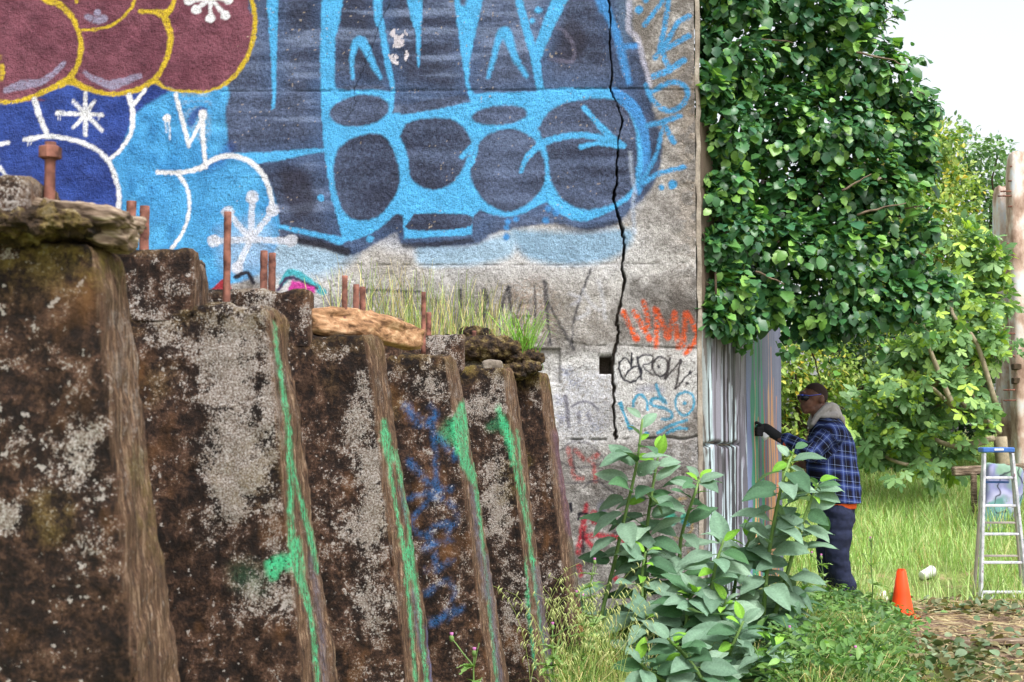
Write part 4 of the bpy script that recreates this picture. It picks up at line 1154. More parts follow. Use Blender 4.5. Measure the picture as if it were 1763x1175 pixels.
def build_debris():
    # pale log across the third and fourth buttresses
    a, b = P(528, 556, 5.14), P(722, 584, 5.42)
    t = (b - a); L = np.linalg.norm(t); mid = (a + b) / 2
    rz = math.atan2(t[1], t[0]); ry = -math.asin(t[2] / L)
    V, F = lumpy((0, 0, 0), (L / 2 * 1.04, .060, .056), np.eye(3), 5, .045, 110, 52, (2.2, 6, 6), 5)
    V[:, 2] += .010 * np.cos(V[:, 0] / L * 5) + .012
    V[:, 2] = np.where(V[:, 2] > .02, .02 + (V[:, 2] - .02) * np.clip(1.0 - .9 * np.clip(V[:, 0] / L, 0, 1), .2, 1), V[:, 2])
    V[:, 1] *= 1 - .25 * np.clip(V[:, 0] / L * 2, -1, 1)
    hole = np.exp(-((V[:, 0] + L * .3) / .05) ** 2 - ((V[:, 2] - .03) / .02) ** 2) * .02
    V[:, 1] += hole
    R = rotm(0, ry, rz)
    root = thing('driftwood_log', 'pale tan split log resting behind the rod on the third buttress', 'log', mid)
    o = link('log_body', mesh_np('log_body', V @ R.T + mid, F), M['tan_wood'], root)
    # broken timber beam with crumbling soil on the nearest buttress
    c = P(100, 398, 2.93)
    root = thing('broken_timber', 'broken rotten grey timber with mossy crumbs on top of the nearest buttress', 'timber', c)
    Rz = rotm(0, math.radians(9), math.radians(-6))
    V, F = lumpy((0, 0, 0), (.105, .085, .017), np.eye(3), 31, .05, 80, 40, (3, 10, 14), 5)
    link('splintered_board', mesh_np('splintered_board', V @ Rz.T + P(150, 374, 2.90), F), M['rotten_wood'], root)
    V, F = lumpy((0, 0, 0), (.07, .07, .022), np.eye(3), 38, .05, 70, 36, (3, 10, 14), 4)
    link('splintered_board', mesh_np('splintered_board', V @ rotm(0, math.radians(14), .3).T + P(168, 404, 2.90), F), M['rotten_wood'], root)
    V, F = lumpy((0, 0, 0), (.13, .08, .022), np.eye(3), 34, .09, 90, 44, (9, 9, 9), 3)
    link('mossy_crust', mesh_np('mossy_crust', V + P(40, 388, 2.80), F), M['crumb'], root)
    for k, (x, y, r) in enumerate(((20, 402, .025), (58, 412, .020), (92, 408, .026), (124, 420, .016), (-30, 405, .04))):
        V, F = lumpy((0, 0, 0), (r * 1.5, r * 1.4, r * .8), rotm(.3 * k, .2, k), 40 + k, .03, 36, 20, (9, 9, 9), 2.6)
        link('mossy_crumb', mesh_np('mossy_crumb', V + P(x, y, 2.86 + .02 * k), F), M['crumb'], root)
    V, F = lumpy((0, 0, 0), (.05, .06, .04), np.eye(3), 51, .02, 40, 24, (6, 6, 6), 4)
    s = thing('concrete_lump', 'small grey concrete lump at the left edge on the nearest buttress', 'stone', P(8, 352, 2.92))
    link('lump', mesh_np('lump', V + P(8, 356, 2.92), F), M['worn_concrete'], s)
    # broken stone on the fifth buttress, mossy clods on the sixth
    V, F = lumpy((0, 0, 0), (.055, .07, .028), np.eye(3), 61, .02, 40, 24, (6, 6, 6), 4)
    s = thing('concrete_lump', 'flat chip of pale concrete on top of the fifth buttress', 'stone', P(848, 632, 7.42))
    link('lump', mesh_np('lump', V + P(848, 630, 7.42), F), M['worn_concrete'], s)
    for k, (x, y, Y, rx, rz, lab) in enumerate(((838, 600, 8.45, .20, .075, 'brown mossy earth clod behind the fifth buttress'), (900, 616, 8.5, .13, .05, 'dark crumbling earth clod beside the short bolt on the sixth buttress'),
                                               (885, 640, 8.40, .10, .045, 'yellow-green mossy clod at the edge of the sixth buttress'), (820, 580, 8.75, .10, .06, 'bright moss cushion below the grass behind the fifth buttress'), (912, 634, 8.42, .07, .035, 'small mossy clod near the outer edge of the sixth buttress'))):
        V, F = lumpy((0, 0, 0), (rx, .10, rz), np.eye(3), 70 + k, .07, 56, 32, (7, 7, 7), 2.4)
        s = thing('earth_clod', lab, 'clod', P(x, y, Y))
        link('clod', mesh_np('clod', V + P(x, y, Y), F), M['crumb'], s)
build_debris()
# ------------------------------------------------------------------ foliage tools
def leaf_fan(outline, fold=.25, droop=.2):
    """flat leaf from half-outline points (t along, w half width), folded along the midrib"""
    V, F = [(0, 0, 0)], []
    n = len(outline)
    for t, w in outline:
        z = -droop * t * t
        V += [(0, t, z), (-w, t, z + w * fold), (w, t, z + w * fold)]
    for i in range(n - 1):
        a, b = 1 + 3 * i, 4 + 3 * i
        F += [(a, b, b + 1), (a, b + 1, a + 1), (a, a + 2, b + 2), (a, b + 2, b)]
    F += [(0, 1, 2), (0, 3, 1)]
    return np.array(V, float), np.array(F)

LOBED = leaf_fan([(.12, .20), (.30, .40), (.44, .31), (.64, .44), (.84, .27), (1.0, .05)], .22, .3)
OVAL = leaf_fan([(.25, .24), (.55, .30), (.85, .16), (1.0, .01)], .25, .25)
ROUND = leaf_fan([(.12, .24), (.40, .42), (.75, .36), (1.0, .08)], .2, .25)
def _fig():
    V, F = [(0, 0, 0)], []
    for ang, L in ((-115, .45), (-58, .82), (0, 1.05), (58, .82), (115, .45)):
        a = math.radians(ang); d = np.array([math.sin(a), math.cos(a)]); p = np.array([d[1], -d[0]])
        k = len(V)
        for t, w in ((.35, .15), (.66, .25), (1.0, .06)):
            for s in (-1, 1):
                q = d * t * L + p * w * s * (L + .3) * .8
                V.append((q[0], q[1], -.22 * (t * L) ** 2 + .05 * abs(s) * w))
        F += [(0, k + 1, k), (k, k + 1, k + 3), (k, k + 3, k + 2), (k + 2, k + 3, k + 5), (k + 2, k + 5, k + 4)]
    return np.array(V, float), np.array(F)
FIG = _fig()

def frames(dirs, ups):
    """orthonormal frames: local Y along dirs, local Z near ups"""
    d = dirs / (np.linalg.norm(dirs, axis=1)[:, None] + 1e-9)
    x = np.cross(d, ups); x /= np.linalg.norm(x, axis=1)[:, None] + 1e-9
    z = np.cross(x, d)
    return np.stack([x, d, z], 2)          # columns

def foliage(root, name, tpl, pos, dirs, ups, size, tint, mat, n_parts=300, seed=0, part='leaf', variants=6):
    """leaves as geometry: the largest-looking ones in view are parts of their own, the rest one mass"""
    T, TF = tpl
    R = frames(dirs, ups)
    n = len(pos)
    rng = np.random.default_rng(seed)
    chosen = np.zeros(n, bool)
    if n_parts:
        px, py = proj(pos)
        vis = (px > 0) & (px < 1763) & (py > 0) & (py < 1175)
        score = size / pos[:, 1] * (.6 + .4 * np.abs(R[:, 1, 2])) - (pos[:, 1] - pos[:, 1].min()) * .02 * size.mean()
        score[~vis] = -1
        chosen[np.argsort(-score)[:min(n_parts, n)]] = True
        idx = np.nonzero(chosen)[0]
        lum = np.argsort(tint[idx].sum(1))
        groups = np.array_split(idx[lum], variants)
        for g in groups:
            if not len(g): continue
            me = mesh_np(part, T, TF, {'tint': np.tile(tint[g].mean(0), (len(T), 1))})
            me.materials.append(mat)
            for i in g:
                o = bpy.data.objects.new(part, me)
                COL.objects.link(o)
                o.parent = root
                m = Matrix.Identity(4)
                for r in range(3):
                    for c in range(3): m[r][c] = R[i, r, c] * size[i]
                    m[r][3] = pos[i, r] - root.location[r]
                o.matrix_basis = m
    rest = np.nonzero(~chosen)[0]
    if len(rest):
        Tj = T[None] * (1 + .0 * rest[:, None, None])
        V = np.einsum('nij,nkj->nki', R[rest], Tj) * size[rest][:, None, None] + pos[rest][:, None]
        F = TF[None] + (np.arange(len(rest)) * len(T))[:, None, None]
        tt = np.repeat(tint[rest], len(T), 0)
        o = link(name, mesh_np(name, V.reshape(-1, 3), F.reshape(-1, 3), {'tint': tt}), mat, root)
        o['kind'] = 'stuff'
        return o

def rand_unit(n, rng):
    v = rng.normal(size=(n, 3))
    return v / np.linalg.norm(v, axis=1)[:, None]

def palette(n, cols, rng, jitter=.12):
    c = np.array([srgb(*k) for k in cols])
    w = rng.random((n, 1))
    i = rng.integers(0, len(c), n); j = rng.integers(0, len(c), n)
    return np.clip((c[i] * w + c[j] * (1 - w)) * (1 + rng.normal(0, jitter, (n, 1))), .004, 1)

def limb(a, b, r0, r1, rng, n=9, wob=.06, sag=0.0):
    a, b = np.asarray(a, float), np.asarray(b, float)
    t = np.linspace(0, 1, n)[:, None]
    L = np.linalg.norm(b - a)
    w = np.cumsum(rng.normal(0, wob * L / n ** .5, (n, 3)), 0); w -= t * w[-1]
    p = a + (b - a) * t + w
    p[:, 2] += sag * L * np.sin(t[:, 0] * math.pi)
    return p, np.linspace(r0, r1, n)

# ------------------------------------------------------------------ the climbing shrub that hangs over the end of the wall
def build_vine():
    rng = np.random.default_rng(21)
    top = P(1290, 430, 12.5)
    root = thing('climbing_shrub', 'big dense dark green leafy climber hanging over the end of the graffiti wall', 'shrub', (top[0], 12.7, gz(top[0], 12.7)))
    clumps = []
    for x, y, r in ((1250, -120, 90), (1222, 60, 30), (1220, 150, 30), (1218, 250, 26), (1224, 340, 30), (1222, 420, 26), (1226, 500, 26), (1222, 545, 22), (1222, -40, 34), (1350, -130, 110), (1450, -90, 90), (1255, -10, 70), (1345, 0, 90), (1440, 0, 90), (1482, 30, 46), (1250, 110, 66), (1340, 110, 90), (1440, 110, 95), (1510, 125, 52), (1555, 170, 34), (1245, 220, 60), (1330, 220, 85),
                    (1430, 220, 90), (1500, 215, 60), (1560, 250, 40), (1255, 320, 62), (1340, 320, 80), (1430, 325, 85), (1495, 315, 66), (1545, 330, 36), (1260, 410, 60), (1340, 420, 75), (1430, 430, 80), (1500, 425, 60), (1560, 440, 34), (1255, 490, 52),
                    (1330, 495, 56), (1420, 505, 66), (1500, 510, 60), (1565, 510, 42), (1612, 498, 24), (1250, 540, 28), (1310, 530, 28), (1385, 545, 38), (1470, 545, 38), (1540, 530, 28), (1590, 192, 20), (1590, 395, 18), (1590, 300, 16), (1415, 575, 20), (1270, 560, 16)):
        Yc = np.interp(x, [1200, 1250, 1286, 1346, 1420, 1620], [9.98, 10.08, 10.42, 10.62, 10.65, 10.8]) + rng.normal(0, .07)
        clumps.append((P(x, y, Yc), r * Yc / FPX))
    pos, dirs, ups, size, tint, bright = [], [], [], [], [], []
    for c, r in clumps:
        ns = int(18 + 480 * r * r)
        su = rand_unit(ns, rng); sr = r * (rng.random(ns) ** .42) * 1.05
        n = ns * 10
        sid = np.repeat(np.arange(ns), 10)
        u = su[sid] + rng.normal(0, .05 / r, (n, 3)); u /= np.linalg.norm(u, axis=1)[:, None]
        rad = sr[sid] + rng.normal(0, .035, n)
        sq = np.array([1, 1.1, .95])
        p = c + u * rad[:, None] * sq
        # sprays: groups of leaves share a direction
        pos.append(p)
        spray = rand_unit(ns, rng)[sid]
        dirs.append(u * .8 + spray * .5 + np.array([0, -.15, -.45]) + rng.normal(0, .3, (n, 3)))
        ups.append(np.array([0, -.45, 1.0]) + u * .5 + rng.normal(0, .35, (n, 3)))
        size.append(rng.uniform(.042, .092, n) * np.where(rng.random(n) < .08, 1.5, 1))
        tc = palette(n, ((46, 86, 52), (64, 112, 62), (82, 130, 74), (60, 106, 76)), rng, .22)
        yp = np.where(rng.random(ns) < .28, .7, .08)
        young = rng.random(n) < yp[sid]
        tc[young] = palette(int(young.sum()), ((126, 172, 80), (106, 156, 72), (142, 182, 96)), rng)
        tint.append(tc)
    pos, dirs, ups, size, tint = map(np.concatenate, (pos, dirs, ups, size, tint))
    # loose shoots standing out from the mass
    sp, sd = [], []
    for (a, b) in (((1520, 40), (1556, 22)), ((1545, 95), (1588, 108)), ((1560, 150), (1612, 172)), ((1560, 240), (1618, 262)), ((1540, 300), (1600, 318)), ((1560, 360), (1612, 352)), ((1570, 430), (1616, 448)), ((1580, 500), (1640, 520)), ((1560, 540), (1600, 572)), ((1500, 570), (1520, 606)), ((1430, 590), (1440, 622)),
                   ((1360, 580), (1352, 606)), ((1290, 570), (1276, 600)), ((1240, 560), (1228, 590)), ((1470, 0), (1500, -20)), ((1225, 200), (1203, 215)), ((1225, 330), (1207, 350)), ((1228, 120), (1202, 135)), ((1228, 440), (1212, 462))):
        Yb = 10.05 if a[0] < 1240 else 10.6
        A, B = P(*a, Yb), P(*b, Yb - .05)
        p_, r_ = limb(A, B, .006, .002, rng, 7, .06)
        MB().add(*tube(p_, r_, 5)).build('twig', M['bark'], root)
        for t_ in np.linspace(.1, 1, 16):
            sp.append(A + (B - A) * t_ + rng.normal(0, .035, 3)); sd.append((B - A) / np.linalg.norm(B - A) + rng.normal(0, .7, 3) + (0, -.2, -.2))
    n = len(sp)
    pos = np.concatenate([pos, sp]); dirs = np.concatenate([dirs, sd]); ups = np.concatenate([ups, np.array([0, -.5, 1.0]) + rng.normal(0, .35, (n, 3))])
    size = np.concatenate([size, rng.uniform(.045, .09, n)]); tint = np.concatenate([tint, palette(n, ((82, 130, 74), (106, 156, 72), (64, 112, 62)), rng)])
    wallside = (pos[:, 0] < WX1 + .0) & (pos[:, 1] > YW - .05)
    keep = ~wallside & (pos[:, 1] > YW - .12)
    pos, dirs, ups, size, tint = pos[keep], dirs[keep], ups[keep], size[keep], tint[keep]
    half = rng.random(len(pos)) < .72
    foliage(root, 'foliage', LOBED, pos[half], dirs[half], ups[half], size[half], tint[half], M['vine'], 220, 1)
    foliage(root, 'foliage', ROUND, pos[~half], dirs[~half], ups[~half], size[~half] * .8, tint[~half], M['vine'], 80, 2)
    tr = MB()
    p, r = limb((top[0], 12.7, gz(top[0], 12.7) - .1), top, .09, .06, rng, 12, .05); tr.add(*tube(p, r, 9))
    tr.build('trunk', M['dark_bark'], root)
    for k in range(26):
        c, rr = clumps[rng.integers(3, len(clumps))]
        p, r = limb(top + rng.normal(0, .08, 3), c + rng.normal(0, .08, 3), .03, .008, rng, 9, .09, .1)
        MB().add(*tube(p, r, 6)).build('branch', M['dark_bark'], root)
    for (a, b) in (((1285, 66), (1365, 74)), ((1475, 92), (1560, 112)), ((1480, 372), (1560, 350)), ((1212, 272), (1250, 300)), ((1300, 470), (1350, 490)), ((1450, 330), (1500, 300)), ((1395, 600), (1412, 656))):
        Yb = 10.2 if b[1] < 600 else 11.2
        p, r = limb(P(*a, Yb), P(*b, Yb), .010, .004, rng, 8, .06)
        MB().add(*tube(p, r, 5)).build('twig', M['bark'], root)
build_vine()

# ------------------------------------------------------------------ trees beyond
def make_tree(name, label, base, clumps, cols, leafsize, per, mat, bark, seed, tpl=OVAL, group=None, n_parts=0, young=None, cat='tree', r0=.12):
    rng = np.random.default_rng(seed)
    root = thing(name, label, cat, base, group)
    pos, dirs, ups, size, tint = [], [], [], [], []
    for c, r in clumps:
        n = int(per * (r / .6) ** 2) + 20
        u = rand_unit(n, rng)
        p = c + u * (r * (rng.random(n) ** .4) * 1.1)[:, None] * np.array([1, 1, .9])
        m = max(1, n // 9)
        cc = rng.integers(0, m, n)
        off = rng.normal(0, r * .10, (m, 3))
        p = p + off[cc]
        pos.append(p); dirs.append(u + rand_unit(m, rng)[cc] * .8 + rng.normal(0, .35, (n, 3)) + np.array([0, 0, -.2])); ups.append(np.array([0, -.3, 1.0]) + rng.normal(0, .4, (n, 3)))
        size.append(rng.uniform(.7, 1.3, n) * leafsize)
        tc = palette(n, cols, rng, .16)
        if young:
            y = rng.random(n) < young[0]
            tc[y] = palette(int(y.sum()), young[1], rng)
        tint.append(tc)
    pos, dirs, ups, size, tint = map(np.concatenate, (pos, dirs, ups, size, tint))
    foliage(root, 'crown', tpl, pos, dirs, ups, size, tint, mat, n_parts, seed)
    base = np.asarray(base, float)
    cen = np.mean([c for c, r in clumps], 0)
    fork = base * .5 + cen * .5; fork[2] = base[2] + (cen[2] - base[2]) * .55
    p, r = limb(base - (0, 0, .2), fork, r0, r0 * .7, rng, 10, .05)
    MB().add(*tube(p, r, 9)).build('trunk', bark, root)
    for c, rr in clumps[::max(1, len(clumps) // 14)]:
        p, r = limb(fork + rng.normal(0, .05, 3), c, r0 * .45, .012, rng, 9, .08)
        MB().add(*tube(p, r, 6)).build('limb', bark, root)
    return root

def outline_clumps(spec, Y, rng, spread=.5):
    return [(P(x, y, Y + rng.normal(0, spread)), r * Y / FPX) for x, y, r in spec]

def build_trees():
    rng = np.random.default_rng(31)
    YG = ((112, 142, 60), (146, 172, 84), (92, 126, 58), (176, 192, 108))
    G = ((62, 96, 52), (86, 122, 64), (104, 140, 74), (74, 110, 66))
    s1 = [(1370, 640, 50), (1350, 700, 50), (1390, 740, 50), (1340, 780, 50), (1400, 690, 45), (1360, 600, 50), (1430, 640, 50), (1450, 700, 50), (1320, 700, 60), (1300, 640, 60), (1420, 780, 50), (1380, 800, 40)]
    make_tree('background_tree', 'yellow-green small-leaved bushy tree right behind the man and the coloured panel', (P(1390, 800, 21)[0], 21, gz(4.2, 21)), outline_clumps(s1, 21, rng, .4), YG, .085, 900, M['leaf'], M['dark_bark'], 301, group='trees beyond the grass', young=(.10, ((206, 178, 60), (190, 190, 90))))
    s2 = [(1560, 240, 50), (1590, 300, 55), (1540, 330, 60), (1600, 380, 60), (1530, 420, 60), (1580, 460, 60), (1640, 330, 55), (1650, 420, 55), (1610, 250, 45), (1560, 200, 40), (1500, 470, 60), (1520, 540, 60), (1600, 540, 60), (1660, 500, 50), (1500, 620, 60), (1570, 620, 60), (1480, 560, 55), (1470, 650, 55)]
    make_tree('background_tree', 'tall yellow-green tree between the climbing shrub and the pale building', (P(1570, 780, 25)[0], 25, gz(7, 25)), outline_clumps(s2, 25, rng, .5), YG, .105, 800, M['leaf'], M['dark_bark'], 302, group='trees beyond the grass', young=(.10, ((200, 196, 100), (210, 186, 80))))
    s3 = [(1660, 260, 40), (1690, 300, 45), (1680, 360, 50), (1700, 420, 50), (1650, 300, 40), (1710, 350, 40), (1640, 230, 30), (1690, 480, 55), (1740, 300, 40), (1745, 400, 50), (1720, 260, 26), (1680, 560, 55), (1650, 640, 60), (1740, 540, 60), (1720, 640, 60)]
    make_tree('background_tree', 'feathery blue-green tree with loose top against the white sky', (P(1690, 770, 27)[0], 27, gz(9, 27)), outline_clumps(s3, 27, rng, .5), ((110, 146, 104), (140, 170, 116), (92, 128, 88)), .10, 620, M['leaf'], M['dark_bark'], 303, group='trees beyond the grass')
    s5 = [(1850, 330, 80), (1900, 430, 90), (1840, 500, 90), (1930, 560, 90), (1860, 640, 90), (1800, 600, 70)]
    make_tree('background_tree', 'rounded green tree at the far right beyond the pale building', (P(1870, 770, 27)[0], 27, gz(9, 27)), outline_clumps(s5, 27, rng, .6), G, .11, 520, M['leaf'], M['dark_bark'], 305, group='trees beyond the grass')
    # dense shrubs under them, leaf tints darkened to paint a shaded hollow
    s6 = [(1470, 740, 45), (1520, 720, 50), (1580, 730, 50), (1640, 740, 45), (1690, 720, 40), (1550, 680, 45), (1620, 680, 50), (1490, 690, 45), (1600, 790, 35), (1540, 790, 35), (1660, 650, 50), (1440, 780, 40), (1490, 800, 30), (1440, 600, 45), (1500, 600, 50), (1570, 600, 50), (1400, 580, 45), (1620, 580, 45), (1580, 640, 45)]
    make_tree('shade_tinted_shrub', 'dense shrub under the fig branches, its green darkened to look shaded', (P(1570, 810, 22.5)[0], 22.5, gz(6, 22.5)), outline_clumps(s6, 22.5, rng, .35), ((30, 54, 32), (40, 68, 38), (52, 84, 44)), .08, 750, M['leaf'], M['dark_bark'], 306, cat='shrub')
build_trees()

def build_fig():
    rng = np.random.default_rng(41)
    Y0 = 19.5
    base = P(1722, 752, Y0)
    root = thing('fig_tree', 'fig tree with pale bare limbs and large lobed leaves right of the man', 'tree', (base[0], Y0, gz(base[0], Y0)))
    ends, k = [], 0
    paths = [[(1722, 745), (1690, 722), (1650, 690), (1610, 662), (1575, 640), (1550, 622)], [(1715, 740), (1680, 712), (1640, 700), (1600, 665), (1570, 660), (1545, 668)], [(1700, 760), (1650, 770), (1600, 752), (1570, 722), (1545, 692), (1510, 690)],
             [(1710, 755), (1670, 765), (1620, 790), (1560, 800), (1500, 775), (1480, 770)],
             [(1690, 722), (1660, 640), (1640, 590), (1650, 540)], [(1650, 690), (1615, 700), (1610, 740), (1600, 770)], [(1715, 700), (1680, 590), (1640, 540), (1640, 480)], [(1640, 700), (1600, 600), (1590, 560)], [(1610, 662), (1640, 640), (1690, 620), (1735, 600)]]
    pos, dirs, size = [], [], []
    tb = MB(); p, r = limb((base[0] + .1, Y0, gz(base[0], Y0) - .2), base, .11, .09, rng, 8, .03); tb.add(*tube(p, r, 9)); tb.build('trunk', M['fig_bark'], root)
    for pth in paths:
        Y = Y0 - .3 + rng.normal(0, .2)
        pts = catmull(np.array([P(x, y, Y + .12 * i * rng.normal()) for i, (x, y) in enumerate(pth)]), 5)
        rr = np.linspace(.042, .014, len(pts))
        MB().add(*tube(pts, rr, 7)).build('limb', M['fig_bark'], root)
        L = len(pts)
        for i in range(int(L * .25), L, 1):
            for q in range(1):
                tip = pts[i] + rng.normal(0, .22, 3) * np.array([1, 1, 1]) + np.array([0, -.1, .05])
                d = tip - pts[i]
                for j in range(rng.integers(4, 8)):
                    dd = d + rng.normal(0, .25, 3) + np.array([0, -.1, -.12])
                    pos.append(tip + rng.normal(0, .07, 3)); dirs.append(dd); size.append(rng.uniform(.11, .20))
    # leafy masses
    for x, y, r, n in ((1690, 440, 45, 90), (1660, 500, 45, 90), (1705, 520, 45, 90), (1650, 560, 45, 80), (1600, 600, 34, 40), (1560, 620, 40, 70), (1520, 660, 34, 40), (1490, 690, 30, 36), (1540, 725, 34, 30), (1560, 775, 34, 40), (1500, 770, 30, 40), (1640, 785, 34, 30), (1690, 600, 40, 60), (1720, 460, 30, 40), (1660, 410, 30, 36), (1480, 740, 28, 30)):
        u = rand_unit(n, rng)
        c = P(x, y, Y0 - .1)
        pos += list(c + u * (r * Y0 / FPX * rng.random(n) ** .4)[:, None]); dirs += list(u + rng.normal(0, .4, (n, 3)) + np.array([0, -.2, -.3])); size += list(rng.uniform(.11, .20, n))
    pos, dirs, size = np.array(pos), np.array(dirs), np.array(size)
    n = len(pos)
    ups = np.array([0, -.55, .8]) + rng.normal(0, .35, (n, 3))
    tint = palette(n, ((98, 136, 84), (118, 156, 98), (138, 172, 120), (84, 122, 72)), rng)
    y = rng.random(n) < .22
    tint[y] = palette(int(y.sum()), ((158, 190, 78), (176, 200, 90)), rng)
    foliage(root, 'foliage', FIG, pos, dirs, ups, size, tint, M['fig'], 280, 5)
build_fig()

# ------------------------------------------------------------------ tall broad-leaved plants in front of the wall
def broad_leaf(seed, young=False):
    rng = np.random.default_rng(seed)
    n, m = 9, 5
    V, F = [], []
    bend = rng.uniform(.25, .75); twist = rng.normal(0, .25); wid = rng.uniform(.23, .29); fold = rng.uniform(.12, .35)
    wav = rng.uniform(.006, .02); ph = rng.uniform(0, 6)
    for i in range(n):
        t = i / (n - 1)
        w = wid * (math.sin(math.pi * min(1, t * .96 + .04) ** .82) ** .85) + .004
        if t > .97: w = .006
        y = math.sin(t * bend * 1.4) / (bend * 1.4); z = -(1 - math.cos(t * bend * 1.4)) / (bend * 1.4)
        for j in range(m):
            s = -1 + 2 * j / (m - 1)
            a = twist * t
            x = s * w
            zz = abs(s) * w * fold + wav * math.sin(t * 14 + ph + (3 if s > 0 else 0)) * abs(s)
            V.append((x * math.cos(a) - zz * math.sin(a), .16 + y, z + x * math.sin(a) + zz * math.cos(a)))
    for i in range(n - 1):
        for j in range(m - 1):
            a = i * m + j
            F += [(a, a + 1, a + m + 1), (a, a + m + 1, a + m)]
    V = np.array(V); F = np.array(F)
    pv, pf = tube([(0, 0, .01), (0, .09, .012), (0, .17, 0)], [.016, .012, .010], 5)
    return np.concatenate([V, pv]), np.concatenate([F, pf + len(V)])

BROAD = {}
def broad_mesh(kind, v):
    if (kind, v) not in BROAD:
        rng = np.random.default_rng(hash((kind == 'young', v)) % 1000)
        V, F = broad_leaf(500 + v * 7 + (90 if kind == 'young' else 0))
        c = {'old': ((122, 150, 128), (138, 164, 142), (108, 138, 116)), 'deep': ((76, 114, 76), (86, 122, 90), (80, 114, 86)), 'young': ((124, 176, 62), (112, 164, 58), (140, 186, 76))}[kind]
        t = palette(1, c, rng, .08)
        tint = np.tile(t, (len(V), 1))
        nb = 45
        tint[0:nb] *= np.where(np.arange(nb) % 5 == 2, 1.22, 1.0)[:, None]       # the midrib is paler
        tint[nb:] = srgb(120, 150, 96)
        me = mesh_np('leaf', V, F, {'tint': tint})
        me.materials.append(M['tobacco'])
        BROAD[(kind, v)] = me
    return BROAD[(kind, v)]

def build_tall_plants():
    rng = np.random.default_rng(51)
    plants = [
        ('tall grey-green broad-leaved plant in front of the wall below the blue tag', 9.05, (1085, 1130), [
            ([(1070, 1140), (1036, 1090), (1060, 960), (1078, 880), (1096, 800), (1106, 722)], 11, 1.0), ([(1100, 1135), (1106, 1060), (1112, 930), (1122, 850), (1134, 780)], 10, .95), ([(1120, 1140), (1162, 1040), (1172, 930), (1198, 845), (1204, 825)], 9, .9),
            ([(1095, 1140), (1104, 1070), (1106, 985), (1112, 950)], 9, 1.0)]),
        ('grey-green broad-leaved plant in front of the streaked panel, leaves reaching the man', 8.55, (1300, 1160), [
            ([(1300, 1170), (1315, 1050), (1326, 940), (1345, 840), (1366, 775)], 13, .95), ([(1305, 1170), (1340, 1040), (1372, 930), (1395, 865), (1408, 832)], 11, .9), ([(1290, 1175), (1310, 1110), (1352, 1050), (1396, 1000)], 9, .9),
            ([(1285, 1170), (1262, 1080), (1270, 980), (1290, 930)], 10, 1.0), ([(1295, 1170), (1330, 1110), (1350, 1090), (1370, 1060)], 6, .8)]),
        ('lowest broad-leaved plant, its big leaves touching the bottom edge of the view', 7.75, (1230, 1200), [
            ([(1225, 1210), (1210, 1170), (1180, 1130), (1150, 1100)], 9, .9), ([(1230, 1210), (1240, 1160), (1262, 1110), (1280, 1070)], 9, .9), ([(1235, 1210), (1275, 1170), (1310, 1140), (1335, 1110)], 8, .85), ([(1225, 1215), (1180, 1190), (1130, 1165), (1100, 1140)], 8, .85)]),
        ('low broad-leaved plant between the two taller ones and behind the lowest', 8.35, (1190, 1165), [
            ([(1190, 1180), (1180, 1110), (1186, 1040), (1194, 1020)], 10, .95), ([(1195, 1180), (1215, 1060), (1232, 975), (1246, 930)], 8, .95), ([(1190, 1180), (1140, 1120), (1120, 1080), (1112, 1060)], 8, .9), ([(1195, 1180), (1225, 1110), (1240, 1060), (1250, 1035)], 9, .95), ([(1185, 1185), (1160, 1150), (1120, 1140), (1085, 1120)], 6, .9), ([(1195, 1185), (1230, 1150), (1250, 1130), (1262, 1110)], 7, .85)]),
    ]
    for label, Y, b, stems in plants:
        base = P(b[0], b[1], Y); base[2] = gz(base[0], Y)
        root = thing('broad_leaved_plant', label, 'plant', base)
        for si, (pts, nl, sc) in enumerate(stems):
            Ys = Y + rng.normal(0, .09)
            W = np.array([P(x, y, Ys + .02 * i * rng.normal()) for i, (x, y) in enumerate(pts)])
            W[0] = base + (rng.normal(0, .03), rng.normal(0, .03), -.02)
            C = catmull(W, 8)
            MB().add(*tube(C, np.linspace(.016, .007, len(C)), 8)).build('stem', M['stem'], root)
            L = len(C)
            ang = rng.uniform(0, 6.28)
            nl = int(nl * 2.8)
            for q in range(nl + 3):
                t = .16 + .84 * q / (nl + 2)
                i = min(L - 1, int(t * (L - 1)))
                p = C[i]
                ang += 2.4 + rng.normal(0, .25)
                up = (t - .16) / .84
                last = q >= nl
                el = rng.uniform(-.45, .5) + (.75 if last else .25 * up)
                d = np.array([math.cos(ang) * math.cos(el), math.sin(ang) * math.cos(el) * .85 - .12, math.sin(el)])
                if d[1] > .35: d[1] *= .4                            # leaves turn from the wall to the light
                s = sc * (rng.uniform(.21, .32) * (1 - .25 * up)) * (.62 if last else 1)
                kind = 'young' if last and rng.random() < .45 else ('deep' if rng.random() < .22 else 'old')
                if up > .55 and rng.random() < .12: kind, s = 'young', s * .5
                u = np.array([0, -.55, 1.0]) + rng.normal(0, .25, 3)
                R = frames(d[None], u[None])[0]
                o = bpy.data.objects.new('leaf', broad_mesh(kind, int(rng.integers(0, 9))))
                COL.objects.link(o); o.parent = root
                m = Matrix.Identity(4)
                for r_ in range(3):
                    for c_ in range(3): m[r_][c_] = R[r_, c_] * s
                    m[r_][3] = p[r_] - root.location[r_]
                o.matrix_basis = m
build_tall_plants()

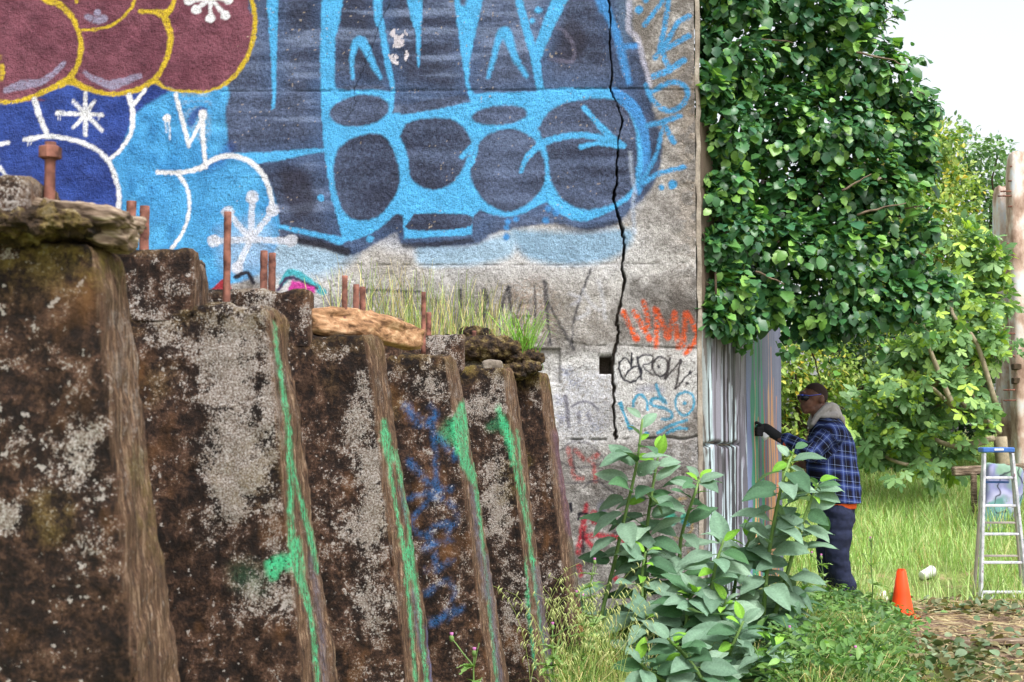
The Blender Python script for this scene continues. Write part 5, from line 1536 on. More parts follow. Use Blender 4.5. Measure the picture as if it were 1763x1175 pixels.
# ------------------------------------------------------------------ grasses and weeds
def blades(pos, h, lean, width, tint, rng, curl=.5):
    n = len(pos)
    a = rng.uniform(0, 6.283, n)
    d = np.stack([np.cos(a), np.sin(a), 0 * a], 1) * lean[:, None]
    b = a + rng.normal(1.57, .5, n)
    s = np.stack([np.cos(b), np.sin(b), 0 * b], 1) * width[:, None]
    up = np.array([0, 0, 1.0])
    p1 = pos + up * (h * .45)[:, None] + d * (h * .25)[:, None]
    p2 = pos + up * (h * .82)[:, None] + d * (h * .7)[:, None]
    p3 = pos + up * (h * (1 - curl * .35))[:, None] + d * (h * (1.0 + curl * .35))[:, None]
    V = np.stack([pos - s, pos + s, p1 - s * .8, p1 + s * .8, p2 - s * .45, p2 + s * .45, p3], 1)
    T = np.array([(0, 1, 3), (0, 3, 2), (2, 3, 5), (2, 5, 4), (4, 5, 6)])
    F = T[None] + (np.arange(n) * 7)[:, None, None]
    return V.reshape(-1, 3), F.reshape(-1, 3), np.repeat(tint, 7, 0)

def grass_object(name, label, x, y, z, h0, h1, cols, rng, lean=(.1, .6), w=(.0025, .005), dry=None, curl=.5, tall=1.0):
    n = len(x)
    pos = np.stack([x, y, z], 1)
    h = rng.uniform(h0, h1, n) * (.6 + .8 * fbm(pos * np.array([1.3, 1.3, 0]) + 5, 2, 91)) * tall
    t = palette(n, cols, rng, .18)
    if dry:
        d = rng.random(n) < dry[0]
        t[d] = palette(int(d.sum()), dry[1], rng)
    V, F, T = blades(pos, h, rng.uniform(*lean, n), rng.uniform(*w, n), t, rng, curl)
    o = link(name, mesh_np(name, V, F, {'tint': T}), M['grass'])
    return tag(o, label, None, None, 'stuff')

def build_grass():
    rng = np.random.default_rng(61)
    STRAW = ((196, 180, 128), (214, 200, 152), (176, 158, 104))
    # bank behind the man
    n = 105000
    x, y = rng.uniform(1.6, 10.5, n), 11.5 + 15.0 * rng.random(n) ** 1.25
    keep = (x < .47 * y + .4) & (rng.random(n) > path_mask(x, y) * .97)
    straw = (y > 13.8) & (y < 16.5) & (x > 2.8 + .1 * (y - 14)) & (x < 5.2) & (rng.random(n) < .86)
    keep &= ~straw
    x, y = x[keep], y[keep]
    grass_object('meadow_grass', 'tall pale green grass on the bank behind the man and the ladder', x, y, gz(x, y) - .02, .16, .42, ((150, 186, 104), (174, 204, 126), (132, 170, 90), (200, 216, 156)), rng, (.1, .9), (.0025, .0055), (.12, STRAW))
    # rough weeds in the foreground
    n = 34000
    x, y = rng.uniform(.25, 3.2, n), rng.uniform(6.4, 11.4, n)
    keep = (x < 2.15 + .08 * (y - 7.5) + .25 * np.sin(y * 1.7) + rng.normal(0, .2, n)) & (y < YW - .05 + (x > 1.4) * 1.6)
    side = (x - PA[0]) * (PB[1] - PA[1]) - (y - PA[1]) * (PB[0] - PA[0])
    keep &= (side > .05) | (y < YW - .05)
    x, y = x[keep], y[keep]
    tall = np.interp(x / y, [0, .195, .22, .25, .275, .31], [1.0, 1.1, .85, .8, .4, .2])
    u_ = (x - .0) / y
    clear = ((u_ > .06) & (u_ < .195) & (y < 7.9)) | ((u_ > .075) & (u_ < .20) & (y < 8.6) & (rng.random(len(x)) < .8))
    x, y, tall = x[~clear], y[~clear], tall[~clear]
    grass_object('rough_grass', 'tangled green and dry grass at the foot of the broad-leaved plants', x, y, gz(x, y) - .02, .10, .34, ((98, 128, 58), (122, 150, 74), (84, 114, 58), (146, 164, 96)), rng, (.2, 1.1), (.0022, .0045), (.26, STRAW), .8, tall)
    # leafy green weeds between the plants and the path
    n = 9000
    m = 420
    cy = rng.uniform(7.2, 10.9, m); cx = cy * rng.uniform(.185, .272, m)
    c = rng.integers(0, m, n)
    hh = rng.uniform(.12, .42, m) * np.interp(cx / cy, [.18, .205, .235, .255, .272], [1.0, .7, .6, .35, .15])
    t = rng.random(n) ** .7
    pos = np.stack([cx[c] + rng.normal(0, .05, n) * (1 + t), cy[c] + rng.normal(0, .05, n) * (1 + t), gz(cx[c], cy[c]) + hh[c] * t], 1)
    R = frames(rng.normal(0, 1, (n, 3)) * np.array([1, 1, .5]) + np.array([0, 0, .25]), np.array([0, -.3, 1.0]) + rng.normal(0, .5, (n, 3)))
    size = rng.uniform(.03, .085, n)
    T, TF = OVAL
    V = (np.einsum('nij,kj->nki', R, T * np.array([.7, 1, 1])) * size[:, None, None] + pos[:, None]).reshape(-1, 3)
    F = (TF[None] + (np.arange(n) * len(T))[:, None, None]).reshape(-1, 3)
    tag(link('leafy_weeds', mesh_np('leafy_weeds', V, F, {'tint': np.repeat(palette(n, ((84, 124, 62), (104, 144, 74), (122, 158, 88), (72, 108, 62)), rng, .18), len(T), 0)}), M['leaf']), 'mass of small-leaved green weeds between the broad-leaved plants and the path', None, None, 'stuff')
    # tufts on the terrace
    n = 700
    cx = np.array([P(x_, 600, Y_)[0] for x_, Y_ in ((640, 8.9), (700, 9.1), (760, 9.0), (800, 9.2), (850, 9.0), (885, 8.8), (905, 8.7), (690, 8.7), (740, 8.8), (820, 9.4), (600, 9.2))]); cy = np.array([8.9, 9.1, 9.0, 9.2, 9.0, 8.8, 8.7, 8.7, 8.8, 9.4, 9.2])
    c = rng.integers(0, len(cx), n)
    x, y = cx[c] + rng.normal(0, .10, n), np.minimum(cy[c] + rng.normal(0, .10, n), YW - .08)
    x = np.minimum(x, terrace_edge(y) + .05 - .25 * rng.random(n))
    grass_object('terrace_grass', 'wispy straw and green grass growing on the terrace before the wall', x, y, np.maximum(terrace_z(x, y), 1.72) - .03, .30, .72, ((150, 172, 92), (170, 188, 112), (128, 158, 78)), rng, (.05, .5), (.0016, .0034), (.5, STRAW))
    n = 90
    x = P(900, 600, 8.5)[0] + rng.normal(0, .035, n); y = 8.5 + rng.normal(0, .03, n)
    grass_object('green_tuft', 'bright green grass tuft sprouting from the farthest buttress', x, y, np.full(n, ZTOP + .02), .3, .62, ((112, 160, 60), (134, 178, 78)), rng, (.1, .7), (.003, .005), None, .9)
    # cut stalks and straw lying on the path
    n = 9000
    x, y = rng.uniform(1.9, 6.6, n), rng.uniform(7.2, 15.4, n)
    pm = path_mask(x, y)
    k = rng.random(n) < pm * (.35 + .9 * (fbm(np.stack([x, y, 0 * x], 1) * 1.5, 3, 95) > .5))
    x, y = x[k], y[k]; n = len(x)
    a = rng.uniform(0, 3.14, n); L = rng.uniform(.05, .20, n); w = rng.uniform(.002, .005, n)
    z = gz(x, y) + rng.uniform(.01, .05, n)
    d = np.stack([np.cos(a) * L, np.sin(a) * L, rng.normal(0, .012, n)], 1); s = np.stack([-np.sin(a) * w, np.cos(a) * w, 0 * a], 1)
    p0 = np.stack([x, y, z], 1)
    V = np.stack([p0 - s, p0 + s, p0 + d - s, p0 + d + s, p0 + d * .5 + (0, 0, .006)], 1).reshape(-1, 3)
    F = (np.array([(0, 1, 4), (1, 3, 4), (3, 2, 4), (2, 0, 4)])[None] + (np.arange(n) * 5)[:, None, None]).reshape(-1, 3)
    tag(link('straw_litter', mesh_np('straw_litter', V, F, {'tint': np.repeat(palette(n, ((188, 170, 128), (150, 128, 92), (210, 198, 160), (112, 92, 70)), rng), 5, 0)}), M['grass']), 'dry cut straw scattered over the soil path', None, None, 'stuff')
    # cut leafy weeds lying on the path
    n = 900
    cs = [(1640, 1105, 8.7), (1700, 1115, 8.6), (1590, 1090, 9.0), (1750, 1085, 9.4), (1680, 1150, 8.0), (1560, 1130, 8.3), (1720, 1060, 11.0), (1640, 1065, 11.2), (1600, 1150, 7.9)]
    cw = np.array([P(a_, b_, c_)[:2] for a_, b_, c_ in cs])
    c = rng.integers(0, len(cs), n)
    x, y = cw[c, 0] + rng.normal(0, .22, n), cw[c, 1] + rng.normal(0, .28, n)
    pos = np.stack([x, y, gz(x, y) + rng.uniform(.01, .10, n)], 1)
    root = None
    T, TF = ROUND
    dirs = rng.normal(0, 1, (n, 3)) * np.array([1, 1, .25]); ups = np.array([0, 0, 1.0]) + rng.normal(0, .5, (n, 3))
    R = frames(dirs, ups); size = rng.uniform(.03, .085, n)
    V = (np.einsum('nij,kj->nki', R, T) * size[:, None, None] + pos[:, None]).reshape(-1, 3)
    F = (TF[None] + (np.arange(n) * len(T))[:, None, None]).reshape(-1, 3)
    tn = palette(n, ((84, 108, 74), (106, 130, 98), (134, 154, 124), (92, 92, 58), (150, 142, 106), (120, 104, 76)), rng)
    tag(link('cut_weeds', mesh_np('cut_weeds', V, F, {'tint': np.repeat(tn, len(T), 0)}), M['tobacco']), 'heaps of cut green weeds wilting on the soil path', None, None, 'stuff')
build_grass()

def build_thistles():
    rng = np.random.default_rng(71)
    kf = simple('thistle_flower', srgb(196, 120, 178), .7, .2, 80, bump=0)
    lab = ['thistle in front of the farthest buttress, leftmost of the tall pair', 'thistle with pink heads left of the broad-leaved plants', 'low spiny thistle at the bottom edge before the fifth buttress', 'thistle stalk beside the cone-side weeds below the man', 'pink-flowered thistle at the bottom right of the broad-leaved plants', 'thin weed stalk standing before the man’s legs', 'tall thin weed stalk right of the man’s legs', 'thistle at the bottom edge before the fourth buttress']
    for k, (x, yb, yt, Y) in enumerate(((1003, 1180, 1030, 8.0), (1028, 1175, 968, 8.2), (948, 1200, 1080, 7.0), (1478, 1180, 1120, 7.6), (1362, 1185, 1085, 7.9), (1418, 1090, 960, 9.8), (1500, 1090, 930, 10.6), (812, 1230, 1125, 6.0))):
        a, b = P(x, yb, Y), P(x + rng.normal(0, 6), yt, Y)
        a[2] = gz(a[0], Y) - .02
        root = thing('thistle', lab[k].replace('’', ''), 'thistle', a)
        p, r = limb(a, b, .007, .003, rng, 10, .03)
        MB().add(*tube(p, r, 6)).build('stem', M['stem'], root)
        heads = [p[-1]]
        for q in range(3):
            i = int(rng.integers(4, 9)); e = p[i] + np.array([rng.normal(0, .07), rng.normal(0, .05), rng.uniform(.05, .14)])
            pp, rr = limb(p[i], e, .004, .002, rng, 6, .03); MB().add(*tube(pp, rr, 5)).build('side_stem', M['stem'], root); heads.append(e)
        for hpt in heads[:1 + k % 2]:
            V, F = lumpy((0, 0, 0), (.010, .010, .014), np.eye(3), 3, .004, 12, 8)
            MB().add(V + hpt, F).build('flower_bud', M['stem'], root)
            V, F = tube([hpt + (0, 0, .008), hpt + (0, 0, .016), hpt + (0, 0, .024)], [.005, .007, .008], 8)
            MB().add(V, F).build('flower', kf, root)
        # toothed leaves
        mb, tint = MB(), []
        for q in range(26):
            i = int(rng.integers(0, 9)); ang = rng.uniform(0, 6.28); L = rng.uniform(.06, .16) * (1.25 - .07 * i)
            d = np.array([math.cos(ang), math.sin(ang), rng.uniform(.0, .7)]); d /= np.linalg.norm(d)
            s = np.cross(d, (0, 0, 1)); s /= np.linalg.norm(s)
            V = [p[i]]; F = []
            m = 7
            for j in range(1, m + 1):
                t = j / m; w = L * .20 * (1.3 - t) * (1.6 if j % 2 else .5)
                c = p[i] + d * L * t + np.array([0, 0, -.35 * L * t * t])
                V += [c, c - s * w + (0, 0, w * .3), c + s * w + (0, 0, w * .3)]
            F += [(0, 1, 2), (0, 3, 1)]
            for j in range(m - 1):
                u = 1 + 3 * j; v = u + 3
                F += [(u, v, u + 1), (v, v + 1, u + 1), (u, u + 2, v), (v, u + 2, v + 2)]
            mb.add(V, F); tint += [palette(1, ((112, 150, 78), (134, 168, 98), (150, 176, 116)), rng)[0]] * len(V)
        mb.build('leaves', M['grass'], root, attrs={'tint': np.array(tint)})['kind'] = 'stuff'
    # nodding wild oats by the buttress feet
    rng = np.random.default_rng(73)
    mb, tint = MB(), []
    for q in range(60):
        x, Y = rng.uniform(900, 1075), rng.uniform(6.6, 8.3)
        a = P(x, 1175, Y); a[2] = gz(a[0], Y)
        h = rng.uniform(.45, .85); ang = rng.uniform(-.7, .7); sgn = rng.choice([-1, 1])
        t = np.linspace(0, 1, 9)
        pts = np.stack([a[0] + sgn * .28 * h * t ** 2.2, a[1] + .1 * ang * t, a[2] + h * (t - .22 * t ** 4)], 1)
        V, F = tube(pts, np.linspace(.0018, .0008, 9), 3); mb.add(V, F); tint += [srgb(168, 184, 108)] * len(V)
        for e in range(7):
            i = 5 + e // 2; b = pts[i] + rng.normal(0, .015, 3)
            V, F = tube([b, b + (sgn * .008, 0, -.012), b + (sgn * .012, 0, -.03)], [.0015, .0032, .0006], 4); mb.add(V, F); tint += [srgb(196, 202, 140)] * len(V)
    tag(mb.build('wild_oats', M['grass'], None, attrs={'tint': np.array(tint)}), 'nodding wild oats at the feet of the far buttresses', None, None, 'stuff')
build_thistles()
# ------------------------------------------------------------------ the man painting
def remesh(parts, voxel, smooth=4, name='body'):
    mb = MB()
    for V, F in parts: mb.add(V, F)
    V, F = mb.arr()
    me = mesh_np(name + '_raw', V, F)
    ob = bpy.data.objects.new(name + '_raw', me); COL.objects.link(ob)
    m = ob.modifiers.new('r', 'REMESH'); m.mode = 'VOXEL'; m.voxel_size = voxel
    if smooth:
        s = ob.modifiers.new('s', 'SMOOTH'); s.factor = .5; s.iterations = smooth
    dg = bpy.context.evaluated_depsgraph_get()
    dg.update()
    out = bpy.data.meshes.new_from_object(ob.evaluated_get(dg))
    bpy.data.objects.remove(ob); bpy.data.meshes.remove(me)
    out.name = name
    out.polygons.foreach_set('use_smooth', np.ones(len(out.polygons), bool))
    return out

def capsule(a, b, ra, rb, n=16, flat=None):
    a, b = np.asarray(a, float), np.asarray(b, float)
    t = b - a; L = np.linalg.norm(t) + 1e-9; t = t / L
    pts, rad = [], []
    for ph in np.linspace(-math.pi / 2, 0, 5)[:-1] + .05: pts.append(a + t * ra * math.sin(ph)); rad.append(ra * math.cos(ph))
    for s in np.linspace(0, 1, 5): pts.append(a + (b - a) * s); rad.append(ra + (rb - ra) * s)
    for ph in np.linspace(0, math.pi / 2, 5)[1:] - .05: pts.append(b + t * rb * math.sin(ph)); rad.append(rb * math.cos(ph))
    return tube(pts, rad, n)

def loft(rings, n=28):
    """closed body through ellipses (cx, cy, z, rx, ry)"""
    V, F = [], []
    th = np.linspace(0, 2 * math.pi, n, endpoint=False)
    for cx, cy, z, rx, ry in rings:
        V.append(np.stack([cx + rx * np.cos(th), cy + ry * np.sin(th), np.full(n, z)], 1))
    m = len(rings)
    for i in range(m - 1):
        for j in range(n):
            k = (j + 1) % n
            F.append((i * n + j, i * n + k, (i + 1) * n + k, (i + 1) * n + j))
    V = np.concatenate(V)
    V = np.concatenate([V, [[rings[0][0], rings[0][1], rings[0][2]], [rings[-1][0], rings[-1][1], rings[-1][2]]]])
    F = np.array(F); F = np.concatenate([F[:, [0, 1, 2]], F[:, [0, 2, 3]]])
    E = [(m * n, (j + 1) % n, j) for j in range(n)] + [(m * n + 1, (m - 1) * n + j, (m - 1) * n + (j + 1) % n) for j in range(n)]
    return V, np.concatenate([F, np.array(E)])

def build_person():
    Yp = 11.3
    S = FPX / Yp
    gx = P(1446, 800, Yp)[0]
    gzz = float(gz(gx, Yp))
    foot_py = 750 + (EYE - gzz) * S * 1.0
    def Q(px, py, dy=0.0):                      # photo position -> place, at the man's depth plus dy
        q = P(px, py, Yp)
        return np.array([q[0], Yp + dy, q[2]])
    root = thing('person', 'man in blue plaid shirt jacket and sunglasses spray painting the streaked wall', 'person', (gx, Yp, gzz))
    skin = NT('skin'); f = skin.noise(40, 3); skin.base(skin.ramp(f, [(.3, srgb(92, 60, 50)), (.7, srgb(124, 84, 70))])); skin.rough(.5); skin.b.inputs['Specular IOR Level'].default_value = .4
    zl = gzz
    # feet and legs follow the photo; the soles stand on the ground
    hipL, hipR = Q(1441, 888, -.10), Q(1437, 888, .10)
    kneeL, kneeR = Q(1436, 962, -.11), Q(1428, 964, .10)
    ankL, ankR = Q(1455, 1030, -.12), Q(1440, 1030, .11)
    ankL[2] = ankR[2] = zl + .09
    sh = Q(1424, 742)
    shL, shR = sh + (0, -.19, 0), sh + (0, .19, 0)
    elL, wrL, haL = Q(1386, 780, -.24), Q(1338, 756, -.13), Q(1312, 741, -.08)
    elR, wrR = Q(1424, 806, .25), Q(1408, 800, .14)
    neck = Q(1411, 722)
    # --- body: one continuous skin
    body = [ellipsoid(Q(1403.5, 681), (.098, .077, .098), 28, 20), ellipsoid(Q(1394, 693), (.070, .062, .082), 24, 16), ellipsoid(Q(1388, 708), (.034, .036, .026), 16, 10), ellipsoid(Q(1398, 704), (.055, .055, .040), 18, 12),
            ellipsoid(Q(1381.5, 677), (.022, .055, .018), 16, 10), capsule(Q(1380.5, 682), Q(1377.6, 690), .012, .017, 12), ellipsoid(Q(1380.5, 698.5), (.018, .030, .012), 14, 8), ellipsoid(Q(1381.5, 702.5), (.018, .028, .011), 14, 8),
            ellipsoid(Q(1412, 689, -.078), (.022, .012, .034), 14, 10), ellipsoid(Q(1412, 689, .078), (.022, .012, .034), 14, 10), capsule(Q(1408, 700), Q(1414, 730), .060, .068, 18),
            loft([(Q(1424, 735)[0], Yp, Q(0, 735)[2], .10, .17), (Q(1428, 770)[0], Yp, Q(0, 770)[2], .12, .17), (Q(1438, 830)[0], Yp, Q(0, 830)[2], .11, .15), (Q(1441, 880)[0], Yp, Q(0, 880)[2], .12, .16)]),
            capsule(shL, elL, .05, .042), capsule(elL, wrL, .040, .028), capsule(shR, elR, .05, .042), capsule(elR, wrR, .04, .028), capsule(wrR, wrR + (-.07, -.01, -.01), .028, .034), capsule(wrL, haL + (.03, 0, 0), .027, .03),
            capsule(hipL, kneeL, .075, .05), capsule(kneeL, ankL, .05, .036), capsule(hipR, kneeR, .075, .05), capsule(kneeR, ankR, .05, .036)]
    for k, (dz, L) in enumerate(((.025, .065), (.008, .075), (-.010, .07), (-.026, .055))):
        c = wrR + np.array([-.10, -.01, dz]); body.append(capsule(c, c + (-L, -.01, -.02), .0095, .008, 8))
    c = wrR + np.array([-.06, -.03, .02]); body.append(capsule(c, c + (-.05, -.03, .02), .011, .009, 8))
    o = link('body', remesh(body, .0095, 3, 'body'), skin.m, root)
    # --- short hair as a cap
    hm = NT('hair'); f = hm.noise(300, 2); hm.base(hm.ramp(f, [(.3, srgb(44, 34, 32)), (.7, srgb(66, 50, 46))])); hm.rough(.9); hm.bump(f, .5, .004)
    V, F = ellipsoid((0, 0, 0), (.0995, .0788, .0998), 48, 36)
    F = np.concatenate([F[:, [0, 1, 2]], F[:, [0, 2, 3]]])
    lx = V[F].mean(1)
    line = np.interp(lx[:, 0], [-.10, -.085, -.02, .03, .06, .10], [.066, .060, .032, .0, -.05, -.07])
    F = F[lx[:, 2] > line]
    used = np.unique(F); re = -np.ones(len(V), int); re[used] = np.arange(len(used))
    link('hair', mesh_np('hair', V[used] + Q(1403.8, 680.8), re[F]), hm.m, root)
    # --- jacket
    def ring(py, x0, x1, ry):
        return (Q((x0 + x1) / 2, py)[0], Yp, Q(0, py)[2], (x1 - x0) / 2 / S, ry)
    jk = [loft([ring(867, 1409, 1483, .20), ring(850, 1394, 1482, .205), ring(820, 1388, 1479, .21), ring(790, 1388, 1475, .215), ring(765, 1391, 1470, .215), ring(745, 1395, 1463, .20), ring(730, 1399, 1453, .165), ring(720, 1403, 1445, .11)]),
          capsule(shL + (.01, .03, -.015), shL + (.01, .0, -.03), .088, .095), capsule(shR + (.01, -.03, -.015), shR + (.01, 0, -.03), .088, .095),
          capsule(shL + (.0, 0, -.01), elL, .088, .072), capsule(elL, wrL + (.05, -.005, -.012), .070, .055), capsule(shR + (0, 0, -.01), elR, .088, .072), capsule(elR, wrR + (.03, 0, 0), .068, .052)]
    me = remesh(jk, .010, 4, 'jacket')
    nv = len(me.vertices); co = np.empty(nv * 3, np.float32); me.vertices.foreach_get('co', co); co = co.reshape(-1, 3).astype(float)
    nrm = np.empty(nv * 3, np.float32); me.vertices.foreach_get('normal', nrm); nrm = nrm.reshape(-1, 3)
    fold = (fbm(np.stack([co[:, 0] * 9 + co[:, 2] * 5, co[:, 1] * 7, co[:, 2] * 5], 1), 3, 9) - .5) * .035
    u, v = co[:, 0] + .75 * co[:, 1] + .06 * (co[:, 2]), co[:, 2] + .12 * co[:, 0]
    for A, B, r in ((shL, elL, .13), (elL, wrL, .10), (shR, elR, .12), (elR, wrR, .10)):
        t = B - A; L = np.linalg.norm(t); t = t / L
        s = (co - A) @ t
        dv = co - A - s[:, None] * t
        m = (s > .06 if r > .11 else s > -.02) & (s < L + .12) & (np.linalg.norm(dv, axis=1) < r) & (np.abs(co[:, 1] - Yp) > .10 if r > .11 else True)
        a = np.cross(t, (0, 1.0, 0)); a /= np.linalg.norm(a); b = np.cross(t, a)
        u = np.where(m, np.arctan2(dv @ b, dv @ a) * .085, u); v = np.where(m, s + .03, v)
    co += nrm * fold[:, None]
    me.vertices.foreach_set('co', co.astype(np.float32).ravel())
    uv = np.stack([u, v, 0 * u, 0 * u + 1], 1).astype(np.float32)
    me.attributes.new('weave', 'FLOAT_COLOR', 'POINT').data.foreach_set('color', uv.ravel())
    k = NT('plaid_flannel')
    sp = k.n('SeparateColor'); k.t.links.new(k.attr('weave').outputs['Color'], sp.inputs[0])
    BK, NB, RB, LT = srgb(22, 22, 34), srgb(34, 44, 84), srgb(62, 78, 136), srgb(140, 158, 200)
    def band(sock, per, off):
        fr = k.math('FRACT', k.math('ADD', k.math('MULTIPLY', sock, 1 / per), off))
        return k.ramp(fr, [(0, BK), (.22, NB), (.34, RB), (.46, LT), (.495, RB), (.60, NB), (.70, BK), (.82, LT), (.845, BK)], 'CONSTANT')
    c = k.mix(.5, band(sp.outputs[0], .105, .1), band(sp.outputs[1], .115, .35))
    f = k.noise(260, 2)
    k.base(k.mix(1.0, c, k.ramp(f, [(.3, .75), (.7, 1.2)]), 'MULTIPLY')); k.rough(.95); k.b.inputs['Specular IOR Level'].default_value = .1
    k.bump(f, .3, .003)
    link('jacket', me, k.m, root)
    # --- hood of a sweatshirt round the neck
    V = []
    hd = []
    for sg in (-1, 1):
        hd += [capsule(Q(1396, 730, sg * .070), Q(1403, 717, sg * .085), .020, .026), capsule(Q(1403, 717, sg * .085), Q(1416, 704, sg * .088), .026, .028), capsule(Q(1416, 704, sg * .088), Q(1428, 699, sg * .066), .028, .030), capsule(Q(1428, 699, sg * .066), Q(1436, 702, 0), .030, .036),
               capsule(Q(1430, 706, sg * .06), Q(1449, 722, sg * .02), .030, .026), capsule(Q(1412, 716, sg * .09), Q(1436, 716, sg * .09), .024, .026)]
    hd += [capsule(Q(1438, 704, 0), Q(1452, 730, 0), .036, .020), capsule(Q(1396, 730, -.07), Q(1395, 736, 0), .020, .018)]
    me = remesh(hd, .008, 4, 'hood')
    link('hood', me, simple('grey_sweatshirt', srgb(168, 163, 162), .95, .2, 60, bump=.5), root)
    # --- orange shirt hem, jeans, shoes
    sh_ = loft([ring(876, 1411, 1473, .172), ring(868, 1412, 1474, .178), ring(856, 1412, 1474, .18)])
    link('shirt_hem', remesh([sh_], .010, 2, 'shirt_hem'), simple('orange_cotton', srgb(226, 96, 44), .9, .15, 60, bump=.3), root)
    jl = [loft([ring(905, 1409, 1468, .15), ring(890, 1408, 1471, .165), ring(872, 1412, 1470, .165), ring(866, 1414, 1469, .16)]), capsule(hipL, kneeL, .112, .086), capsule(kneeL, ankL + (0, 0, .03), .085, .075), capsule(hipR, kneeR, .112, .086), capsule(kneeR, ankR + (0, 0, .03), .085, .075)]
    me = remesh(jl, .010, 4, 'jeans')
    nv = len(me.vertices); co = np.empty(nv * 3, np.float32); me.vertices.foreach_get('co', co); co = co.reshape(-1, 3).astype(float)
    nrm = np.empty(nv * 3, np.float32); me.vertices.foreach_get('normal', nrm); nrm = nrm.reshape(-1, 3)
    co += nrm * ((fbm(co * np.array([8, 8, 14]), 3, 19) - .5) * .04)[:, None]
    me.vertices.foreach_set('co', co.astype(np.float32).ravel())
    link('jeans', me, simple('dark_denim', srgb(36, 42, 66), .9, .45, 25, bump=.5), root)
    dark = simple('dark_leather', srgb(30, 28, 30), .6, .3, 40)
    for a in (ankL, ankR):
        link('shoe', remesh([capsule(a + (.04, 0, -.055), a + (-.14, 0, -.06), .045, .038), capsule(a, a + (0, 0, -.05), .05, .05), box(a + np.array([-.05, 0, -.083]), (.27, .085, .02))], .008, 2, 'shoe'), dark, root)
    # --- glove closed on the can, five fingers
    can = haL + np.array([.012, -.005, -.045])
    gl = [capsule(wrL + (.03, 0, -.012), haL + (.03, 0, .002), .036, .044), ellipsoid(haL + (.012, .0, .006), (.054, .032, .048), 16, 12)]
    for kf, dz in enumerate((.042, .016, -.010, -.034)):
        a0 = haL + np.array([-.022, -.026, dz - .004]); a1 = a0 + np.array([-.036, -.020, .006]); a2 = a1 + np.array([-.006, .036, -.006]); a3 = a2 + np.array([.024, .018, -.004])
        if kf == 0: a1 = a0 + np.array([-.036, .002, .022]); a2 = a1 + np.array([-.014, .012, -.006]); a3 = a2 + (-.002, .006, -.014)
        gl += [capsule(a0, a1, .0135, .0125, 8), capsule(a1, a2, .0125, .0115, 8), capsule(a2, a3, .0115, .0095, 8)]
    t0 = haL + np.array([.02, .022, .022]); gl += [capsule(t0, t0 + (-.035, .024, .014), .015, .013, 8), capsule(t0 + (-.035, .024, .014), t0 + (-.065, .012, .010), .013, .011, 8)]
    link('glove', remesh(gl, .0055, 2, 'glove'), simple('black_glove', srgb(34, 34, 38), .75, .3, 50), root)
    cf = wrL + (.045, -.003, -.012); d = elL - wrL; d = d / np.linalg.norm(d)
    MB().add(*tube([cf, cf + d * .03], [.058, .060], 16)).build('cuff', simple('orange_cuff', srgb(214, 84, 48), .9, .2, 50), root)
    # --- sunglasses
    bl, lens = simple('blue_plastic', srgb(80, 92, 190), .25, .1, 20, bump=0), simple('dark_lens', srgb(16, 18, 30), .08, .1, 20, bump=0)
    fr = MB()
    for s in (-1, 1):
        pts = [Q(1381, 681, s * .078), Q(1390, 682, s * .083), Q(1400, 681, s * .084), Q(1410, 679.5, s * .083)]
        fr.add(*tube(pts, [.005, .0035, .003, .0025], 6))
        fr.add(*tube([Q(1379, 681, s * .078), Q(1376, 680.5, s * .05), Q(1374.5, 681, s * .012)], [.009, .007, .006], 6))
    g = fr.build('sunglasses', bl, root)
    for s in (-1, 1):
        V, F = ellipsoid((0, 0, 0), (.012, .030, .024), 18, 12)
        R = rotm(0, 0, s * .42)
        lo = link('lens', mesh_np('lens', V @ R.T + Q(1378.5, 685, s * .045), F), lens)
        lo.parent = g
        V, F = ellipsoid((0, 0, 0), (.028, .009, .024), 18, 12)
        if s < 0:
            lo = link('side_lens', mesh_np('side_lens', V + Q(1384, 685.5, s * .071), F), lens); lo.parent = g
    # --- the spray can he holds
    c = thing('spray_can', 'white spray can in the gloved hand of the man', 'spray can', can + (-.012, .004, -.03))
    ax = np.array([-.55, .25, .8]); ax /= np.linalg.norm(ax)
    b0 = can + np.array([.012, -.004, -.020])
    V, F = tube([b0, b0 + ax * .003, b0 + ax * .075, b0 + ax * .088, b0 + ax * .091], [.028, .032, .032, .024, .016], 20)
    cb = MB().add(V, F).build('can_body', simple('white_can', srgb(214, 214, 220), .35, .08, 20, bump=0), c)
    V, F = tube([b0 + ax * .090, b0 + ax * .103, b0 + ax * .106], [.010, .009, .007], 12)
    MB().add(V, F).build('nozzle', simple('nozzle', srgb(40, 40, 44), .5, .1, 20, bump=0), cb)
build_person()

# ------------------------------------------------------------------ cone, cups, ladder
def on_ground(px, Y):
    x = P(px, 1000, Y)[0]
    return np.array([x, Y, float(gz(x, Y))])

def build_cone():
    Yc = 10.75
    b = on_ground(1552, Yc); 
    topz = P(1552, 980, Yc)[2]
    h = topz - b[2]
    root = thing('traffic_cone', 'bright orange traffic cone standing among the weeds', 'traffic cone', b)
    m = simple('orange_plastic', srgb(238, 74, 26), .42, .12, 8, bump=.05)
    V, F = tube([b + (0, 0, .028), b + (0, 0, .04), b + (0, 0, h * .5), b + (0, 0, h - .012), b + (0, 0, h), b + (0, 0, h - .03)], [.092, .086, .062, .034, .030, .024], 28, True)
    MB().add(V, F).build('cone_body', m, root)
    V, F = box(b + (0, 0, .016), (.22, .22, .032), None, .008)
    MB().add(V, F).build('base', m, root, False)
build_cone()

